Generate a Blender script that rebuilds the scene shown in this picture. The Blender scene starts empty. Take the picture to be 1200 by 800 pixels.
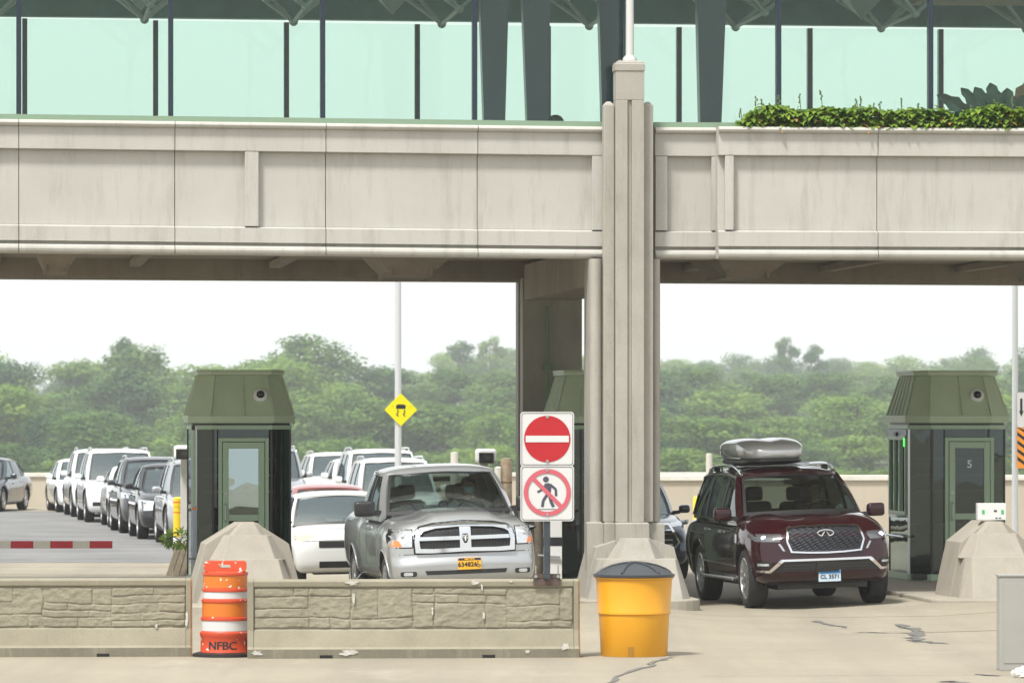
import bpy, bmesh, math, random
import numpy as np
from mathutils import Vector, Matrix, noise
from mathutils.bvhtree import BVHTree
R = math.radians
random.seed(7)
scene = bpy.context.scene
COL = scene.collection

# ------------------------------------------------------------------ camera
cam_d = bpy.data.cameras.new('camera')
cam = bpy.data.objects.new('camera', cam_d); COL.objects.link(cam)
CH = 2.7
cam.location = (0, 0, CH); cam.rotation_euler = (R(90), 0, 0)
cam_d.sensor_width = 36; cam_d.lens = 180; cam_d.shift_y = 85/1200
cam_d.clip_start = 0.5; cam_d.clip_end = 8000
cam_d.dof.use_dof = True; cam_d.dof.focus_distance = 66; cam_d.dof.aperture_fstop = 5.6
scene.camera = cam

# ------------------------------------------------------------------ world and sun
SUN_EL, SUN_AZ = R(60), R(215)          # azimuth clockwise from +Y: behind the camera, to its left
w = bpy.data.worlds.new('World'); scene.world = w; w.use_nodes = True
nt = w.node_tree; nt.nodes.clear()
wo = nt.nodes.new('ShaderNodeOutputWorld'); ad = nt.nodes.new('ShaderNodeAddShader')
b1 = nt.nodes.new('ShaderNodeBackground'); b2 = nt.nodes.new('ShaderNodeBackground')
sk = nt.nodes.new('ShaderNodeTexSky'); sk.sky_type = 'NISHITA'; sk.sun_disc = False
sk.sun_elevation = SUN_EL; sk.sun_rotation = SUN_AZ; sk.air_density = 1.2; sk.dust_density = 5
b1.inputs['Strength'].default_value = 0.05
b2.inputs['Color'].default_value = (0.985, 1.0, 0.985, 1); b2.inputs['Strength'].default_value = 0.98   # thin bright cloud cover
nt.links.new(sk.outputs[0], b1.inputs['Color'])
nt.links.new(b1.outputs[0], ad.inputs[0]); nt.links.new(b2.outputs[0], ad.inputs[1]); nt.links.new(ad.outputs[0], wo.inputs['Surface'])
sl = bpy.data.lights.new('sun', 'SUN'); sl.energy = 4.6; sl.angle = R(9); sl.color = (1.0, 0.975, 0.93)
so = bpy.data.objects.new('sun', sl); COL.objects.link(so)
sd = Vector((math.sin(SUN_AZ)*math.cos(SUN_EL), math.cos(SUN_AZ)*math.cos(SUN_EL), math.sin(SUN_EL)))
so.rotation_euler = (-sd).to_track_quat('-Z', 'Y').to_euler(); so.location = (-30, -30, 60)
scene.view_settings.view_transform = 'Standard'; scene.view_settings.look = 'None'
scene.view_settings.exposure = 0.04; scene.view_settings.gamma = 1
scene.render.engine = 'CYCLES'
scene.cycles.max_bounces = 10; scene.cycles.transparent_max_bounces = 24
scene.cycles.volume_bounces = 1; scene.cycles.glossy_bounces = 5; scene.cycles.diffuse_bounces = 3

# ------------------------------------------------------------------ plaza frame
AL = R(5.8)
PX0, PY0 = 1.63, 71.43                  # foot of the front pylon
UX, UY = math.cos(AL), math.sin(AL)
def plz(u, v, z=0.0):
    return Vector((PX0+u*UX-v*UY, PY0+u*UY+v*UX, z))
def uv_of(x, y):
    dx, dy = x-PX0, y-PY0
    return dx*UX+dy*UY, -dx*UY+dy*UX
def at(px, s, z=0.0):
    return Vector(((px-600)/s, 6000/s, z))
def sstep(a, b, x):
    t = max(0, min(1, (x-a)/(b-a))); return t*t*(3-2*t)
def gz(x, y):
    """height of the plaza surface: cross fall of the two lanes beside the pylon"""
    u, v = uv_of(x, y)
    k = sstep(-14, -5, v)*(1-sstep(8, 30, v))
    h = 0
    if -4.6 < u <= -0.6: h = max(0, 0.055*(u+2.9))
    elif -0.6 < u <= 0.9: h = 0.1265*(1-sstep(-0.6, 0.9, u))
    elif u > 0.9: h = min(0.05*(u-2.2), 0.12)
    h = max(0, h)*k
    # shallow drainage dip in the lane behind the left booth
    h -= 0.24*sstep(11, 15, v)*(1-sstep(24, 34, v))*sstep(-5.2, -4.5, u)*(1-sstep(-1, 1.5, u))
    return h

# ------------------------------------------------------------------ materials
MATS = {}
def mat(name, col=(0.5,0.5,0.5), rough=0.6, metal=0.0, coat=0.0, spec=0.5, var=0.0, scale=3.0, bump=0.0, bscale=20.0, emit=None, stretch=None, col2=None, sss=0):
    if name in MATS: return MATS[name]
    m = bpy.data.materials.new(name); m.use_nodes = True; n = m.node_tree.nodes; l = m.node_tree.links
    b = n['Principled BSDF']
    b.inputs['Base Color'].default_value = (*col, 1); b.inputs['Roughness'].default_value = rough
    b.inputs['Metallic'].default_value = metal; b.inputs['Coat Weight'].default_value = coat
    b.inputs['Coat Roughness'].default_value = 0.03
    b.inputs['Specular IOR Level'].default_value = spec
    tc = n.new('ShaderNodeTexCoord')
    if var or col2:
        mp = n.new('ShaderNodeMapping'); l.new(tc.outputs['Object'], mp.inputs[0])
        if stretch: mp.inputs['Scale'].default_value = stretch
        tx = n.new('ShaderNodeTexNoise'); tx.inputs['Scale'].default_value = scale; tx.inputs['Detail'].default_value = 8; tx.inputs['Roughness'].default_value = 0.65
        l.new(mp.outputs[0], tx.inputs['Vector'])
        rp = n.new('ShaderNodeValToRGB')
        c2 = col2 if col2 else tuple(c*(1-var) for c in col)
        c1 = col if col2 else tuple(min(1, c*(1+var)) for c in col)
        rp.color_ramp.elements[0].position = 0.32; rp.color_ramp.elements[1].position = 0.68
        rp.color_ramp.elements[0].color = (*c2, 1); rp.color_ramp.elements[1].color = (*c1, 1)
        l.new(tx.outputs['Fac'], rp.inputs[0]); l.new(rp.outputs[0], b.inputs['Base Color'])
    if bump:
        t2 = n.new('ShaderNodeTexNoise'); t2.inputs['Scale'].default_value = bscale; t2.inputs['Detail'].default_value = 6
        bp = n.new('ShaderNodeBump'); bp.inputs['Strength'].default_value = bump; bp.inputs['Distance'].default_value = 0.02
        l.new(tc.outputs['Object'], t2.inputs['Vector']); l.new(t2.outputs['Fac'], bp.inputs['Height']); l.new(bp.outputs[0], b.inputs['Normal'])
    if emit:
        b.inputs['Emission Color'].default_value = (*emit[:3], 1); b.inputs['Emission Strength'].default_value = emit[3]
    MATS[name] = m
    return m
def glass(name, tint, ior=1.5, rough=0.0, refl=(1,1,1), var=None):
    """thin pane: tinted see-through plus mirror-like reflection"""
    if name in MATS: return MATS[name]
    m = bpy.data.materials.new(name); m.use_nodes = True; n = m.node_tree.nodes; l = m.node_tree.links
    n.clear(); o = n.new('ShaderNodeOutputMaterial'); mx = n.new('ShaderNodeMixShader'); t = n.new('ShaderNodeBsdfTransparent'); g = n.new('ShaderNodeBsdfGlossy')
    # reflectance of one face, the same from either side: F0 + (1-F0)(1-cos)^5
    f0 = ((ior-1)/(ior+1))**2
    ge = n.new('ShaderNodeNewGeometry'); dt = n.new('ShaderNodeVectorMath'); dt.operation = 'DOT_PRODUCT'; l.new(ge.outputs['Normal'], dt.inputs[0]); l.new(ge.outputs['Incoming'], dt.inputs[1])
    def mth(op, a, b_=None):
        q = n.new('ShaderNodeMath'); q.operation = op
        for i, s in enumerate((a, b_)):
            if s is None: continue
            if isinstance(s, (int, float)): q.inputs[i].default_value = s
            else: l.new(s, q.inputs[i])
        return q.outputs[0]
    fr = mth('ADD', mth('MULTIPLY', mth('POWER', mth('SUBTRACT', 1.0, mth('ABSOLUTE', dt.outputs['Value'])), 5.0), 1-f0), f0)
    t.inputs['Color'].default_value = (*tint, 1); g.inputs['Color'].default_value = (*refl, 1); g.inputs['Roughness'].default_value = rough
    tc = n.new('ShaderNodeTexCoord'); tn = n.new('ShaderNodeTexNoise'); tn.inputs['Scale'].default_value = 1.3; bp = n.new('ShaderNodeBump'); bp.inputs['Strength'].default_value = 0.05; bp.inputs['Distance'].default_value = 0.05
    l.new(tc.outputs['Object'], tn.inputs['Vector']); l.new(tn.outputs['Fac'], bp.inputs['Height']); l.new(bp.outputs[0], g.inputs['Normal'])
    l.new(fr, mx.inputs[0]); l.new(t.outputs[0], mx.inputs[1]); l.new(g.outputs[0], mx.inputs[2]); l.new(mx.outputs[0], o.inputs['Surface'])
    MATS[name] = m
    return m
def mth_(n, l, src, k):
    q = n.new('ShaderNodeMath'); q.operation = 'MULTIPLY'; q.inputs[1].default_value = k; l.new(src, q.inputs[0]); return q.outputs[0]
def concrete(name, c1, c2, stain=(0.12,0.11,0.08), streak=0.5, scale=1.2, bump=0.25, band=None, pores=True, tracks=False):
    """weathered concrete: cloudy tone, vertical drip streaks, pores"""
    if name in MATS: return MATS[name]
    m = bpy.data.materials.new(name); m.use_nodes = True; n = m.node_tree.nodes; l = m.node_tree.links
    b = n['Principled BSDF']; b.inputs['Roughness'].default_value = 0.85; b.inputs['Specular IOR Level'].default_value = 0.25
    tc = n.new('ShaderNodeTexCoord')
    def nz(sc, mapping=None, det=8, rough=0.6):
        t = n.new('ShaderNodeTexNoise'); t.inputs['Scale'].default_value = sc; t.inputs['Detail'].default_value = det; t.inputs['Roughness'].default_value = rough
        mp = n.new('ShaderNodeMapping'); l.new(tc.outputs['Object'], mp.inputs[0]); mp.inputs['Scale'].default_value = mapping or (1,1,1); l.new(mp.outputs[0], t.inputs['Vector']); return t
    def ramp(src, p0, p1, c0=(0,0,0), c1_=(1,1,1)):
        r = n.new('ShaderNodeValToRGB'); r.color_ramp.elements[0].position = p0; r.color_ramp.elements[1].position = p1
        r.color_ramp.elements[0].color = (*c0,1); r.color_ramp.elements[1].color = (*c1_,1); l.new(src, r.inputs[0]); return r
    def mix(f, a, bb, mode='MIX'):
        x = n.new('ShaderNodeMix'); x.data_type = 'RGBA'; x.blend_type = mode
        if isinstance(f, float): x.inputs[0].default_value = f
        else: l.new(f, x.inputs[0])
        for i, s in ((6, a), (7, bb)):
            if isinstance(s, tuple): x.inputs[i].default_value = (*s, 1)
            else: l.new(s, x.inputs[i])
        return x.outputs[2]
    base = ramp(nz(scale).outputs['Fac'], 0.3, 0.7, c2, c1).outputs[0]
    st = ramp(nz(3.0, (1.6, 1.6, 0.22), 10, 0.7).outputs['Fac'], 0.5, 0.78)
    sm = n.new('ShaderNodeMath'); sm.operation = 'MULTIPLY'; sm.inputs[1].default_value = streak; l.new(st.outputs[0], sm.inputs[0])
    c = mix(sm.outputs[0], base, stain)
    fine = ramp(nz(60, None, 4, 0.7).outputs['Fac'], 0.3, 0.7, (0.86,0.86,0.86), (1.1,1.1,1.1)).outputs[0]
    c = mix(0.7, c, fine, 'MULTIPLY')
    if tracks:   # worn, oil-darkened strips along the direction of travel, and broad patches
        tk = ramp(nz(1.0, (0.9, 0.05, 1), 6, 0.6).outputs['Fac'], 0.45, 0.72)
        c = mix(mth_(n, l, tk.outputs[0], 0.55), c, (0.20, 0.18, 0.15))
        pt = ramp(nz(0.5, (1, 0.35, 1), 9, 0.75).outputs['Fac'], 0.56, 0.70)
        c = mix(mth_(n, l, pt.outputs[0], 0.35), c, (0.46, 0.43, 0.36))
    l.new(c, b.inputs['Base Color'])
    bp = n.new('ShaderNodeBump'); bp.inputs['Strength'].default_value = bump; bp.inputs['Distance'].default_value = 0.01
    l.new(nz(35, None, 8, 0.7).outputs['Fac'], bp.inputs['Height']); l.new(bp.outputs[0], b.inputs['Normal'])
    MATS[name] = m
    return m

# ------------------------------------------------------------------ mesh helpers
class MB:
    def __init__(s): s.bm = bmesh.new(); s.mi = 0
    def _f(s, vs):
        try:
            f = s.bm.faces.new(vs); f.material_index = s.mi; return f
        except ValueError: return None
    def hull(s, pts):
        vs = [s.bm.verts.new(p) for p in pts]
        r = bmesh.ops.convex_hull(s.bm, input=vs)
        for f in r['geom']:
            if isinstance(f, bmesh.types.BMFace): f.material_index = s.mi
        bad = [v for v in vs if v.is_valid and not v.link_faces]
        if bad: bmesh.ops.delete(s.bm, geom=bad, context='VERTS')
        return s
    def box(s, x0, x1, y0, y1, z0, z1, m=None, bev=0.0):
        tmp = bmesh.new()
        P = [(x0,y0,z0),(x1,y0,z0),(x1,y1,z0),(x0,y1,z0),(x0,y0,z1),(x1,y0,z1),(x1,y1,z1),(x0,y1,z1)]
        vs = [tmp.verts.new(p) for p in P]
        for f in ((0,3,2,1),(4,5,6,7),(0,1,5,4),(1,2,6,5),(2,3,7,6),(3,0,4,7)): tmp.faces.new([vs[i] for i in f])
        if bev: bmesh.ops.bevel(tmp, geom=tmp.edges[:], offset=bev, segments=2, affect='EDGES', profile=0.7)
        s.add(tmp, m); return s
    def add(s, tmp, m=None):
        if m is not None: tmp.transform(m)
        mp = {}
        for v in tmp.verts: mp[v] = s.bm.verts.new(v.co)
        for f in tmp.faces: s._f([mp[v] for v in f.verts])
        tmp.free(); return s
    def prism(s, pts, axis, a0, a1):
        """extrude a 2-D outline along axis; pts are (p,q) of the other two axes in xyz order"""
        def mk(p, a):
            if axis == 'x': return (a, p[0], p[1])
            if axis == 'y': return (p[0], a, p[1])
            return (p[0], p[1], a)
        A = [s.bm.verts.new(mk(p, a0)) for p in pts]; B = [s.bm.verts.new(mk(p, a1)) for p in pts]
        k = len(pts); s._f(A[::-1]); s._f(B)
        for i in range(k): s._f([A[i], A[(i+1)%k], B[(i+1)%k], B[i]])
        return s
    def grid(s, fn, nu, nv, close_u=False):
        g = [[s.bm.verts.new(fn(i/nu, j/nv)) for j in range(nv+1)] for i in range(nu if close_u else nu+1)]
        k = len(g)
        for i in range(k if close_u else k-1):
            for j in range(nv): s._f([g[i][j], g[(i+1)%k][j], g[(i+1)%k][j+1], g[i][j+1]])
        return s
    def lathe(s, prof, n=24, m=None, cap=True):
        tmp = bmesh.new()
        rings = []
        for r, z in prof: rings.append([tmp.verts.new((r*math.cos(2*math.pi*i/n), r*math.sin(2*math.pi*i/n), z)) for i in range(n)])
        for a, b in zip(rings, rings[1:]):
            for i in range(n): tmp.faces.new([a[i], a[(i+1)%n], b[(i+1)%n], b[i]])
        if cap: tmp.faces.new(rings[0][::-1]); tmp.faces.new(rings[-1])
        return s.add(tmp, m)
    def cyl(s, p0, p1, r0, r1=None, n=12):
        p0, p1 = Vector(p0), Vector(p1); d = p1-p0
        m = Matrix.Translation(p0) @ d.to_track_quat('Z', 'Y').to_matrix().to_4x4()
        return s.lathe([(r0, 0), (r1 if r1 is not None else r0, d.length)], n, m)
    def tube(s, pts, r, n=8):
        pts = [Vector(p) for p in pts]
        rings = []
        for i, p in enumerate(pts):
            t = (pts[min(i+1, len(pts)-1)]-pts[max(i-1, 0)]).normalized()
            a = t.orthogonal().normalized() if abs(t.z) > 0.9 else t.cross(Vector((0,0,1))).normalized()
            b = t.cross(a).normalized()
            rr = r[i] if isinstance(r, (list, tuple)) else r
            rings.append([s.bm.verts.new(p+(a*math.cos(2*math.pi*k/n)+b*math.sin(2*math.pi*k/n))*rr) for k in range(n)])
        for A, B in zip(rings, rings[1:]):
            for k in range(n): s._f([A[k], A[(k+1)%n], B[(k+1)%n], B[k]])
        s._f(rings[0][::-1]); s._f(rings[-1]); return s
    def sphere(s, c, r, n=12, sc=(1,1,1)):
        tmp = bmesh.new(); bmesh.ops.create_uvsphere(tmp, u_segments=n, v_segments=max(6, n*2//3), radius=r)
        return s.add(tmp, Matrix.Translation(c) @ Matrix.Diagonal((*sc, 1)))
    def rbox(s, c, half, r, m=None, n=3):
        """ellipsoid-rounded box"""
        tmp = bmesh.new(); bmesh.ops.create_cube(tmp, size=2)
        bmesh.ops.subdivide_edges(tmp, edges=tmp.edges[:], cuts=n*2+1, use_grid_fill=True)
        rr = [min(r, h*0.98) for h in half]
        k = 0.55
        for v in tmp.verts:
            q = Vector((v.co.x, v.co.y, v.co.z)); p = []
            for i in range(3): p.append(math.copysign(abs(q[i])**k, q[i])*half[i])
            inn = [max(-(half[i]-rr[i]), min(half[i]-rr[i], p[i])) for i in range(3)]
            d = Vector([(p[i]-inn[i])/rr[i] for i in range(3)])
            if d.length > 1e-6: d.normalize()
            v.co = Vector([c[i]+inn[i]+d[i]*rr[i] for i in range(3)])
        return s.add(tmp, m)
    def build(s, name, mats, parent=None, smooth=False, angle=40, bevel=0, loc=None, rotz=None, fix=True):
        if fix: bmesh.ops.recalc_face_normals(s.bm, faces=s.bm.faces[:])
        me = bpy.data.meshes.new(name); s.bm.to_mesh(me); s.bm.free()
        for mm in (mats if isinstance(mats, (list, tuple)) else [mats]): me.materials.append(mm)
        if smooth:
            me.polygons.foreach_set('use_smooth', [True]*len(me.polygons))
            try: me.set_sharp_from_angle(angle=R(angle))
            except Exception: pass
        o = bpy.data.objects.new(name, me); COL.objects.link(o)
        if parent: o.parent = parent
        if loc is not None: o.location = loc
        if rotz is not None: o.rotation_euler = (0, 0, rotz)
        if bevel:
            b = o.modifiers.new('b', 'BEVEL'); b.width = bevel; b.segments = 2; b.limit_method = 'ANGLE'; b.angle_limit = R(35)
        return o
def tag(o, label=None, cat=None, group=None, kind=None):
    if label: o['label'] = label
    if cat: o['category'] = cat
    if group: o['group'] = group
    if kind: o['kind'] = kind
    return o
def thing(name, label, cat, loc=(0,0,0), rotz=0, group=None):
    o = bpy.data.objects.new(name, None); COL.objects.link(o); o.empty_display_size = 0.3
    o.location = loc; o.rotation_euler = (0, 0, rotz)
    return tag(o, label, cat, group)
def copy_tree(o, parent=None):
    c = o.copy(); COL.objects.link(c)
    if parent: c.parent = parent
    for ch in [x for x in bpy.data.objects if x.parent == o]: copy_tree(ch, c)
    return c
def text_mb(txt, size, depth=0.002, bold=0.0):
    cu = bpy.data.curves.new('lettering', 'FONT'); cu.body = txt; cu.size = size; cu.extrude = depth; cu.offset = bold; cu.space_character = 1.0+bold*25
    cu.align_x = 'CENTER'; cu.align_y = 'CENTER'
    o = bpy.data.objects.new('lettering', cu); COL.objects.link(o)
    bpy.context.view_layer.update()
    me = bpy.data.meshes.new_from_object(o.evaluated_get(bpy.context.evaluated_depsgraph_get()))
    bpy.data.objects.remove(o); bpy.data.curves.remove(cu)
    m = MB(); m.bm.from_mesh(me); bpy.data.meshes.remove(me)
    return m
def cr(pts, x):
    """smooth interpolation through (x, value) points"""
    if x <= pts[0][0]: return pts[0][1]
    if x >= pts[-1][0]: return pts[-1][1]
    for i in range(len(pts)-1):
        if x <= pts[i+1][0]: break
    def sl(j):
        a, b = max(j-1, 0), min(j+1, len(pts)-1)
        if 0 < j < len(pts)-1:
            d0 = (pts[j][1]-pts[j-1][1])/(pts[j][0]-pts[j-1][0]); d1 = (pts[j+1][1]-pts[j][1])/(pts[j+1][0]-pts[j][0])
            if d0*d1 <= 0: return 0
            return 2*d0*d1/(d0+d1)
        return (pts[b][1]-pts[a][1])/(pts[b][0]-pts[a][0])
    x0, y0 = pts[i]; x1, y1 = pts[i+1]; h = x1-x0; t = (x-x0)/h
    m0, m1 = sl(i)*h, sl(i+1)*h
    return (2*t**3-3*t**2+1)*y0+(t**3-2*t**2+t)*m0+(-2*t**3+3*t**2)*y1+(t**3-t**2)*m1

def upx(px, v):
    k = (px-600)/6000
    return (k*(PY0+v*UX)-PX0+v*UY)/(UX-k*UY)
def zpy(y, u, v):
    Y = PY0+u*UY+v*UX
    return CH+(485-y)*Y/6000

# ------------------------------------------------------------------ terrain, road
M_conc = concrete('pavement_concrete', (0.325,0.290,0.222), (0.27,0.241,0.184), (0.17,0.15,0.115), 0.35, 0.35, 0.3, tracks=True)
M_asph = mat('asphalt', (0.175,0.175,0.172), 0.9, var=0.22, scale=0.5, bump=0.3, bscale=30, spec=0.3)
M_soil = mat('woodland_floor', (0.06,0.085,0.035), 0.95, var=0.3, scale=0.05)
def terr(x, y):
    if y < -50: return -0.12*(-50-y)  # unseen ground behind the camera, dropped so the door pane mirrors sky
    y = 150+(y-150)/1.6 if y > 150 else y
    if y < 150: return 0
    a = sstep(150, 300, y)*-9.0
    b = sstep(430, 900, y)*13.0
    return a+b+2.0*math.sin(x*0.013+1)*sstep(300, 600, y)-sstep(1050, 1800, y)*14
def sheet(fn, xs, ys, name, m, zoff=0.0):
    mb = MB(); g = [[mb.bm.verts.new((x, y, fn(x, y)+zoff)) for y in ys] for x in xs]
    for i in range(len(xs)-1):
        for j in range(len(ys)-1): mb._f([g[i][j], g[i+1][j], g[i+1][j+1], g[i][j+1]])
    o = mb.build(name, m, smooth=True, fix=False); tag(o, kind='structure'); return o
def lin(a, b, n): return [a+(b-a)*i/n for i in range(n+1)]
xs = lin(-1500, -80, 30)+lin(-70, -14, 14)[0:-1]+lin(-13.6, 13.6, 68)+lin(15, 70, 14)+lin(80, 1500, 30)
ys = lin(-250, 40, 8)+lin(44, 60, 4)+lin(60.6, 112, 86)+lin(116, 160, 8)+lin(170, 1000, 60)+lin(1050, 3000, 16)
g = sheet(lambda x, y: gz(x, y) if -50 <= y < 150 else terr(x, y), xs, ys, 'ground', M_conc)
g.data.materials.append(M_soil)
for p in g.data.polygons:
    if p.center.y > 155: p.material_index = 1
# asphalt of the queuing lanes on the left, beyond the pale concrete
mb = MB(); pts = []
for px in (-900, -300, 0, 100, 180, 228):
    y = 6000/64.4; x = (px-600)/64.4; pts.append((x, y+0.25*math.sin(px*0.03)))
far = [((px-600)/42.4, 6000/42.4+ (0.6 if px > 40 else 0)) for px in (255, 200, 60, -100, -500)]
vs = [mb.bm.verts.new((x, y, 0.004)) for x, y in pts+far]
mb._f(vs); o = mb.build('queue_road', M_asph, fix=False); tag(o, kind='structure')

# tar-sealed cracks and slab joints
M_tar = mat('tar', (0.13,0.125,0.115), 0.75)
M_joint = mat('joint_filler', (0.24,0.21,0.165), 0.9)
def ribbon(pts, wd, name, m, z=0.006, wob=0.0):
    P = []
    for i in range(len(pts)-1):
        a, b = pts[i], pts[i+1]; n = 5
        for k in range(n): t = k/n; P.append((a[0]+(b[0]-a[0])*t, a[1]+(b[1]-a[1])*t))
    P.append(pts[-1]); mb = MB(); L = []
    for i, (px, py) in enumerate(P):
        s = (py-485)/CH; q = at(px, s); q.x += random.uniform(-wob, wob); q.y += random.uniform(-wob, wob)*3; L.append(q)
    A, B = [], []
    for i, q in enumerate(L):
        t = (L[min(i+1, len(L)-1)]-L[max(i-1, 0)]).normalized(); nrm = Vector((-t.y, t.x, 0))
        ww = wd*(0.35+random.random()*1.0) if 0 < i < len(L)-1 else 0.004
        if name == 'pavement_joint': ww = wd
        zz = gz(q.x, q.y)+z
        A.append(mb.bm.verts.new((q.x+nrm.x*ww, q.y+nrm.y*ww, zz))); B.append(mb.bm.verts.new((q.x-nrm.x*ww, q.y-nrm.y*ww, zz)))
    for i in range(len(L)-1): mb._f([A[i], A[i+1], B[i+1], B[i]])
    o = mb.build(name, m, fix=False); tag(o, kind='structure')
ribbon([(712,800),(735,789),(758,780),(775,773),(790,769),(822,766)], 0.035, 'tar_crack', M_tar, wob=0.05)
ribbon([(958,727),(975,732),(995,736)], 0.06, 'tar_crack', M_tar, wob=0.05)
ribbon([(1050,733),(1066,738),(1080,741),(1075,746),(1068,750)], 0.08, 'tar_crack', M_tar, wob=0.08)
ribbon([(1068,743),(1040,741),(1000,741)], 0.05, 'tar_crack', M_tar, wob=0.05)
ribbon([(1068,751),(1085,752),(1108,754)], 0.08, 'tar_crack', M_tar, wob=0.05)
ribbon([(1145,790),(1158,791),(1170,792)], 0.06, 'tar_crack', M_tar, wob=0.03)
ribbon([(1105,798),(1118,799),(1135,801)], 0.08, 'tar_crack', M_tar, wob=0.03)
ribbon([(1000,741),(1100,742),(1230,742)], 0.03, 'pavement_joint', M_joint)
ribbon([(820,792),(1000,791),(1150,791),(1260,790)], 0.012, 'pavement_joint', M_joint)
ribbon([(806,721),(900,722),(1000,724),(1100,727),(1240,725)], 0.02, 'pavement_joint', M_joint)
ribbon([(-100,664),(60,664),(215,664)], 0.03, 'pavement_joint', M_joint)
ribbon([(-100,672),(60,673),(215,673)], 0.05, 'pavement_joint', M_joint)

# ------------------------------------------------------------------ far parapet wall
M_wall = concrete('parapet_concrete', (0.50,0.445,0.36), (0.45,0.40,0.32), (0.28,0.25,0.2), 0.3, 0.8)
M_coping = mat('coping', (0.62,0.60,0.54), 0.8, var=0.1)
def parapet(name, a, b, h, label):
    a, b = Vector(a), Vector(b); d = b-a; rz = math.atan2(d.y, d.x); L = d.length
    t = thing(name, label, 'wall', (a.x, a.y, 0), rz)
    m = MB(); n = int(L/3.0)
    for i in range(n): m.box(i*L/n+0.01, (i+1)*L/n-0.01, 0, 0.35, 0, h-0.12)
    m.build('wall_panel', M_wall, t)
    m = MB(); m.box(0, L, -0.06, 0.41, h-0.118, h, bev=0.02); m.build('coping', M_coping, t)
    m = MB()
    for i in range(0, n+1, 2): m.box(i*L/n-0.12, i*L/n+0.12, -0.1, -0.005, 0, h-0.15)
    m.build('pilaster', M_wall, t)
    return t
parapet('parapet_wall', (-46, 147.5), (8, 151.5), 0.98, 'long low pale concrete parapet wall beyond the queue, with woodland behind it')
parapet('parapet_wall', (2.2, 112.0), (34, 115.0), 1.36, 'tall tan concrete wall behind the maroon utility vehicle, right of the pillar')

# ------------------------------------------------------------------ the glazed bridge over the lanes
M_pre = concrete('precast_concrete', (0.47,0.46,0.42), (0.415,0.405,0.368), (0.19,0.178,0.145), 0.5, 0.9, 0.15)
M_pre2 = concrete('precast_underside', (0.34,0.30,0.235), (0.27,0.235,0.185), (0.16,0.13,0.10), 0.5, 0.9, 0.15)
M_col = concrete('pillar_concrete', (0.39,0.37,0.325), (0.325,0.308,0.27), (0.2,0.185,0.145), 0.6, 1.5, 0.25)
M_mull = mat('mullion_navy', (0.01,0.02,0.035), 0.35)
M_sillg = mat('green_sill', (0.20,0.29,0.20), 0.45)
M_teal = mat('ceiling_teal', (0.13,0.33,0.29), 0.7, var=0.3, scale=0.8)
M_truss = mat('truss_paint', (0.50,0.62,0.58), 0.4)
M_gl = glass('bridge_glass', (0.872,0.947,0.915), ior=1.35)
br = thing('glazed_bridge', 'pale concrete bridge with green glazed walls spanning the traffic lanes', 'bridge', plz(0,0), AL)
SLOPE = 0.007
def bpart(mb, name, m, parent=br, **k):
    for v in mb.bm.verts:
        if v.co.x < 0: v.co.z += -SLOPE*v.co.x
    return mb.build(name, m, parent, **k)
def arc(cv, cz, rv, rz_, a0, a1, n=6):
    return [(cv+rv*math.cos(R(a0+(a1-a0)*i/n)), cz+rz_*math.sin(R(a0+(a1-a0)*i/n))) for i in range(n+1)]
ZC1, ZC0, ZB1, ZP1, ZP0, ZG1, ZG0, ZE = 6.70, 6.61, 6.605, 6.295, 5.26, 5.035, 4.99, 4.865
def facade(u0, u1, off, stiles, last):
    """one precast unit: rolled cap, frieze, recessed field, lower band, groove, roll mould"""
    e = 0.005; a, b = u0+e, u1-e
    m = MB()
    m.prism([(0.42, ZC1)]+arc(off+0.0, (ZC0+ZC1)/2, 0.075, (ZC1-ZC0)/2, 90, 270)+[(0.42, ZC0)], 'x', a, b)
    m.prism([(0.42, ZC0-0.002), (off+0.0, ZC0-0.002), (off, ZP1+0.01), (off+0.02, ZP1), (0.42, ZP1)], 'x', a, b)
    m.prism([(0.42, ZP1-0.003), (off+0.10, ZP1-0.003), (off+0.10, ZP0+0.003), (0.42, ZP0+0.003)], 'x', a, b)
    m.prism([(0.42, ZP0), (off+0.10, ZP0), (off+0.0, ZP0-0.025), (off, ZG1), (0.42, ZG1)], 'x', a, b)
    m.prism([(0.42, ZG1-0.002), (off+0.07, ZG1-0.002), (off+0.07, ZG0+0.002), (0.42, ZG0+0.002)], 'x', a, b)
    m.prism([(0.42, ZG0)]+arc(off+0.03, (ZG0+ZE)/2, 0.07, (ZG0-ZE)/2, 90, 270)+[(0.42, ZE)], 'x', a, b)
    for s0, s1 in stiles:
        m.box(s0, s1, off+0.004, off+0.098, ZP0+0.001, ZP1-0.001, bev=0.008)
    bpart(m, 'parapet_panel', M_pre)
jl = [upx(p, 0) for p in (-510, -333, -155, 22, 205, 382, 560)]
st1 = (upx(287, 0), upx(303, 0)); pitch = upx(382, 0)-upx(205, 0)
for i, (a, b) in enumerate(zip(jl, jl[1:])):
    st = []
    if a < st1[0] < b: st = [st1]
    if a < st1[0]-4.75 < b: st = [(st1[0]-4.75, st1[1]-4.75)]
    facade(a, b, 0.0, st, False)
uL = upx(708.5, 0)
facade(jl[-1], uL, 0.0, [(upx(694, 0), uL-0.01)], True)
uR = upx(767.5, 0); uP = upx(838, 0)
facade(uR, uP+0.1, 0.0, [(uR+0.01, upx(782, 0)), (upx(834, 0), uP+0.09)], True)
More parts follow.
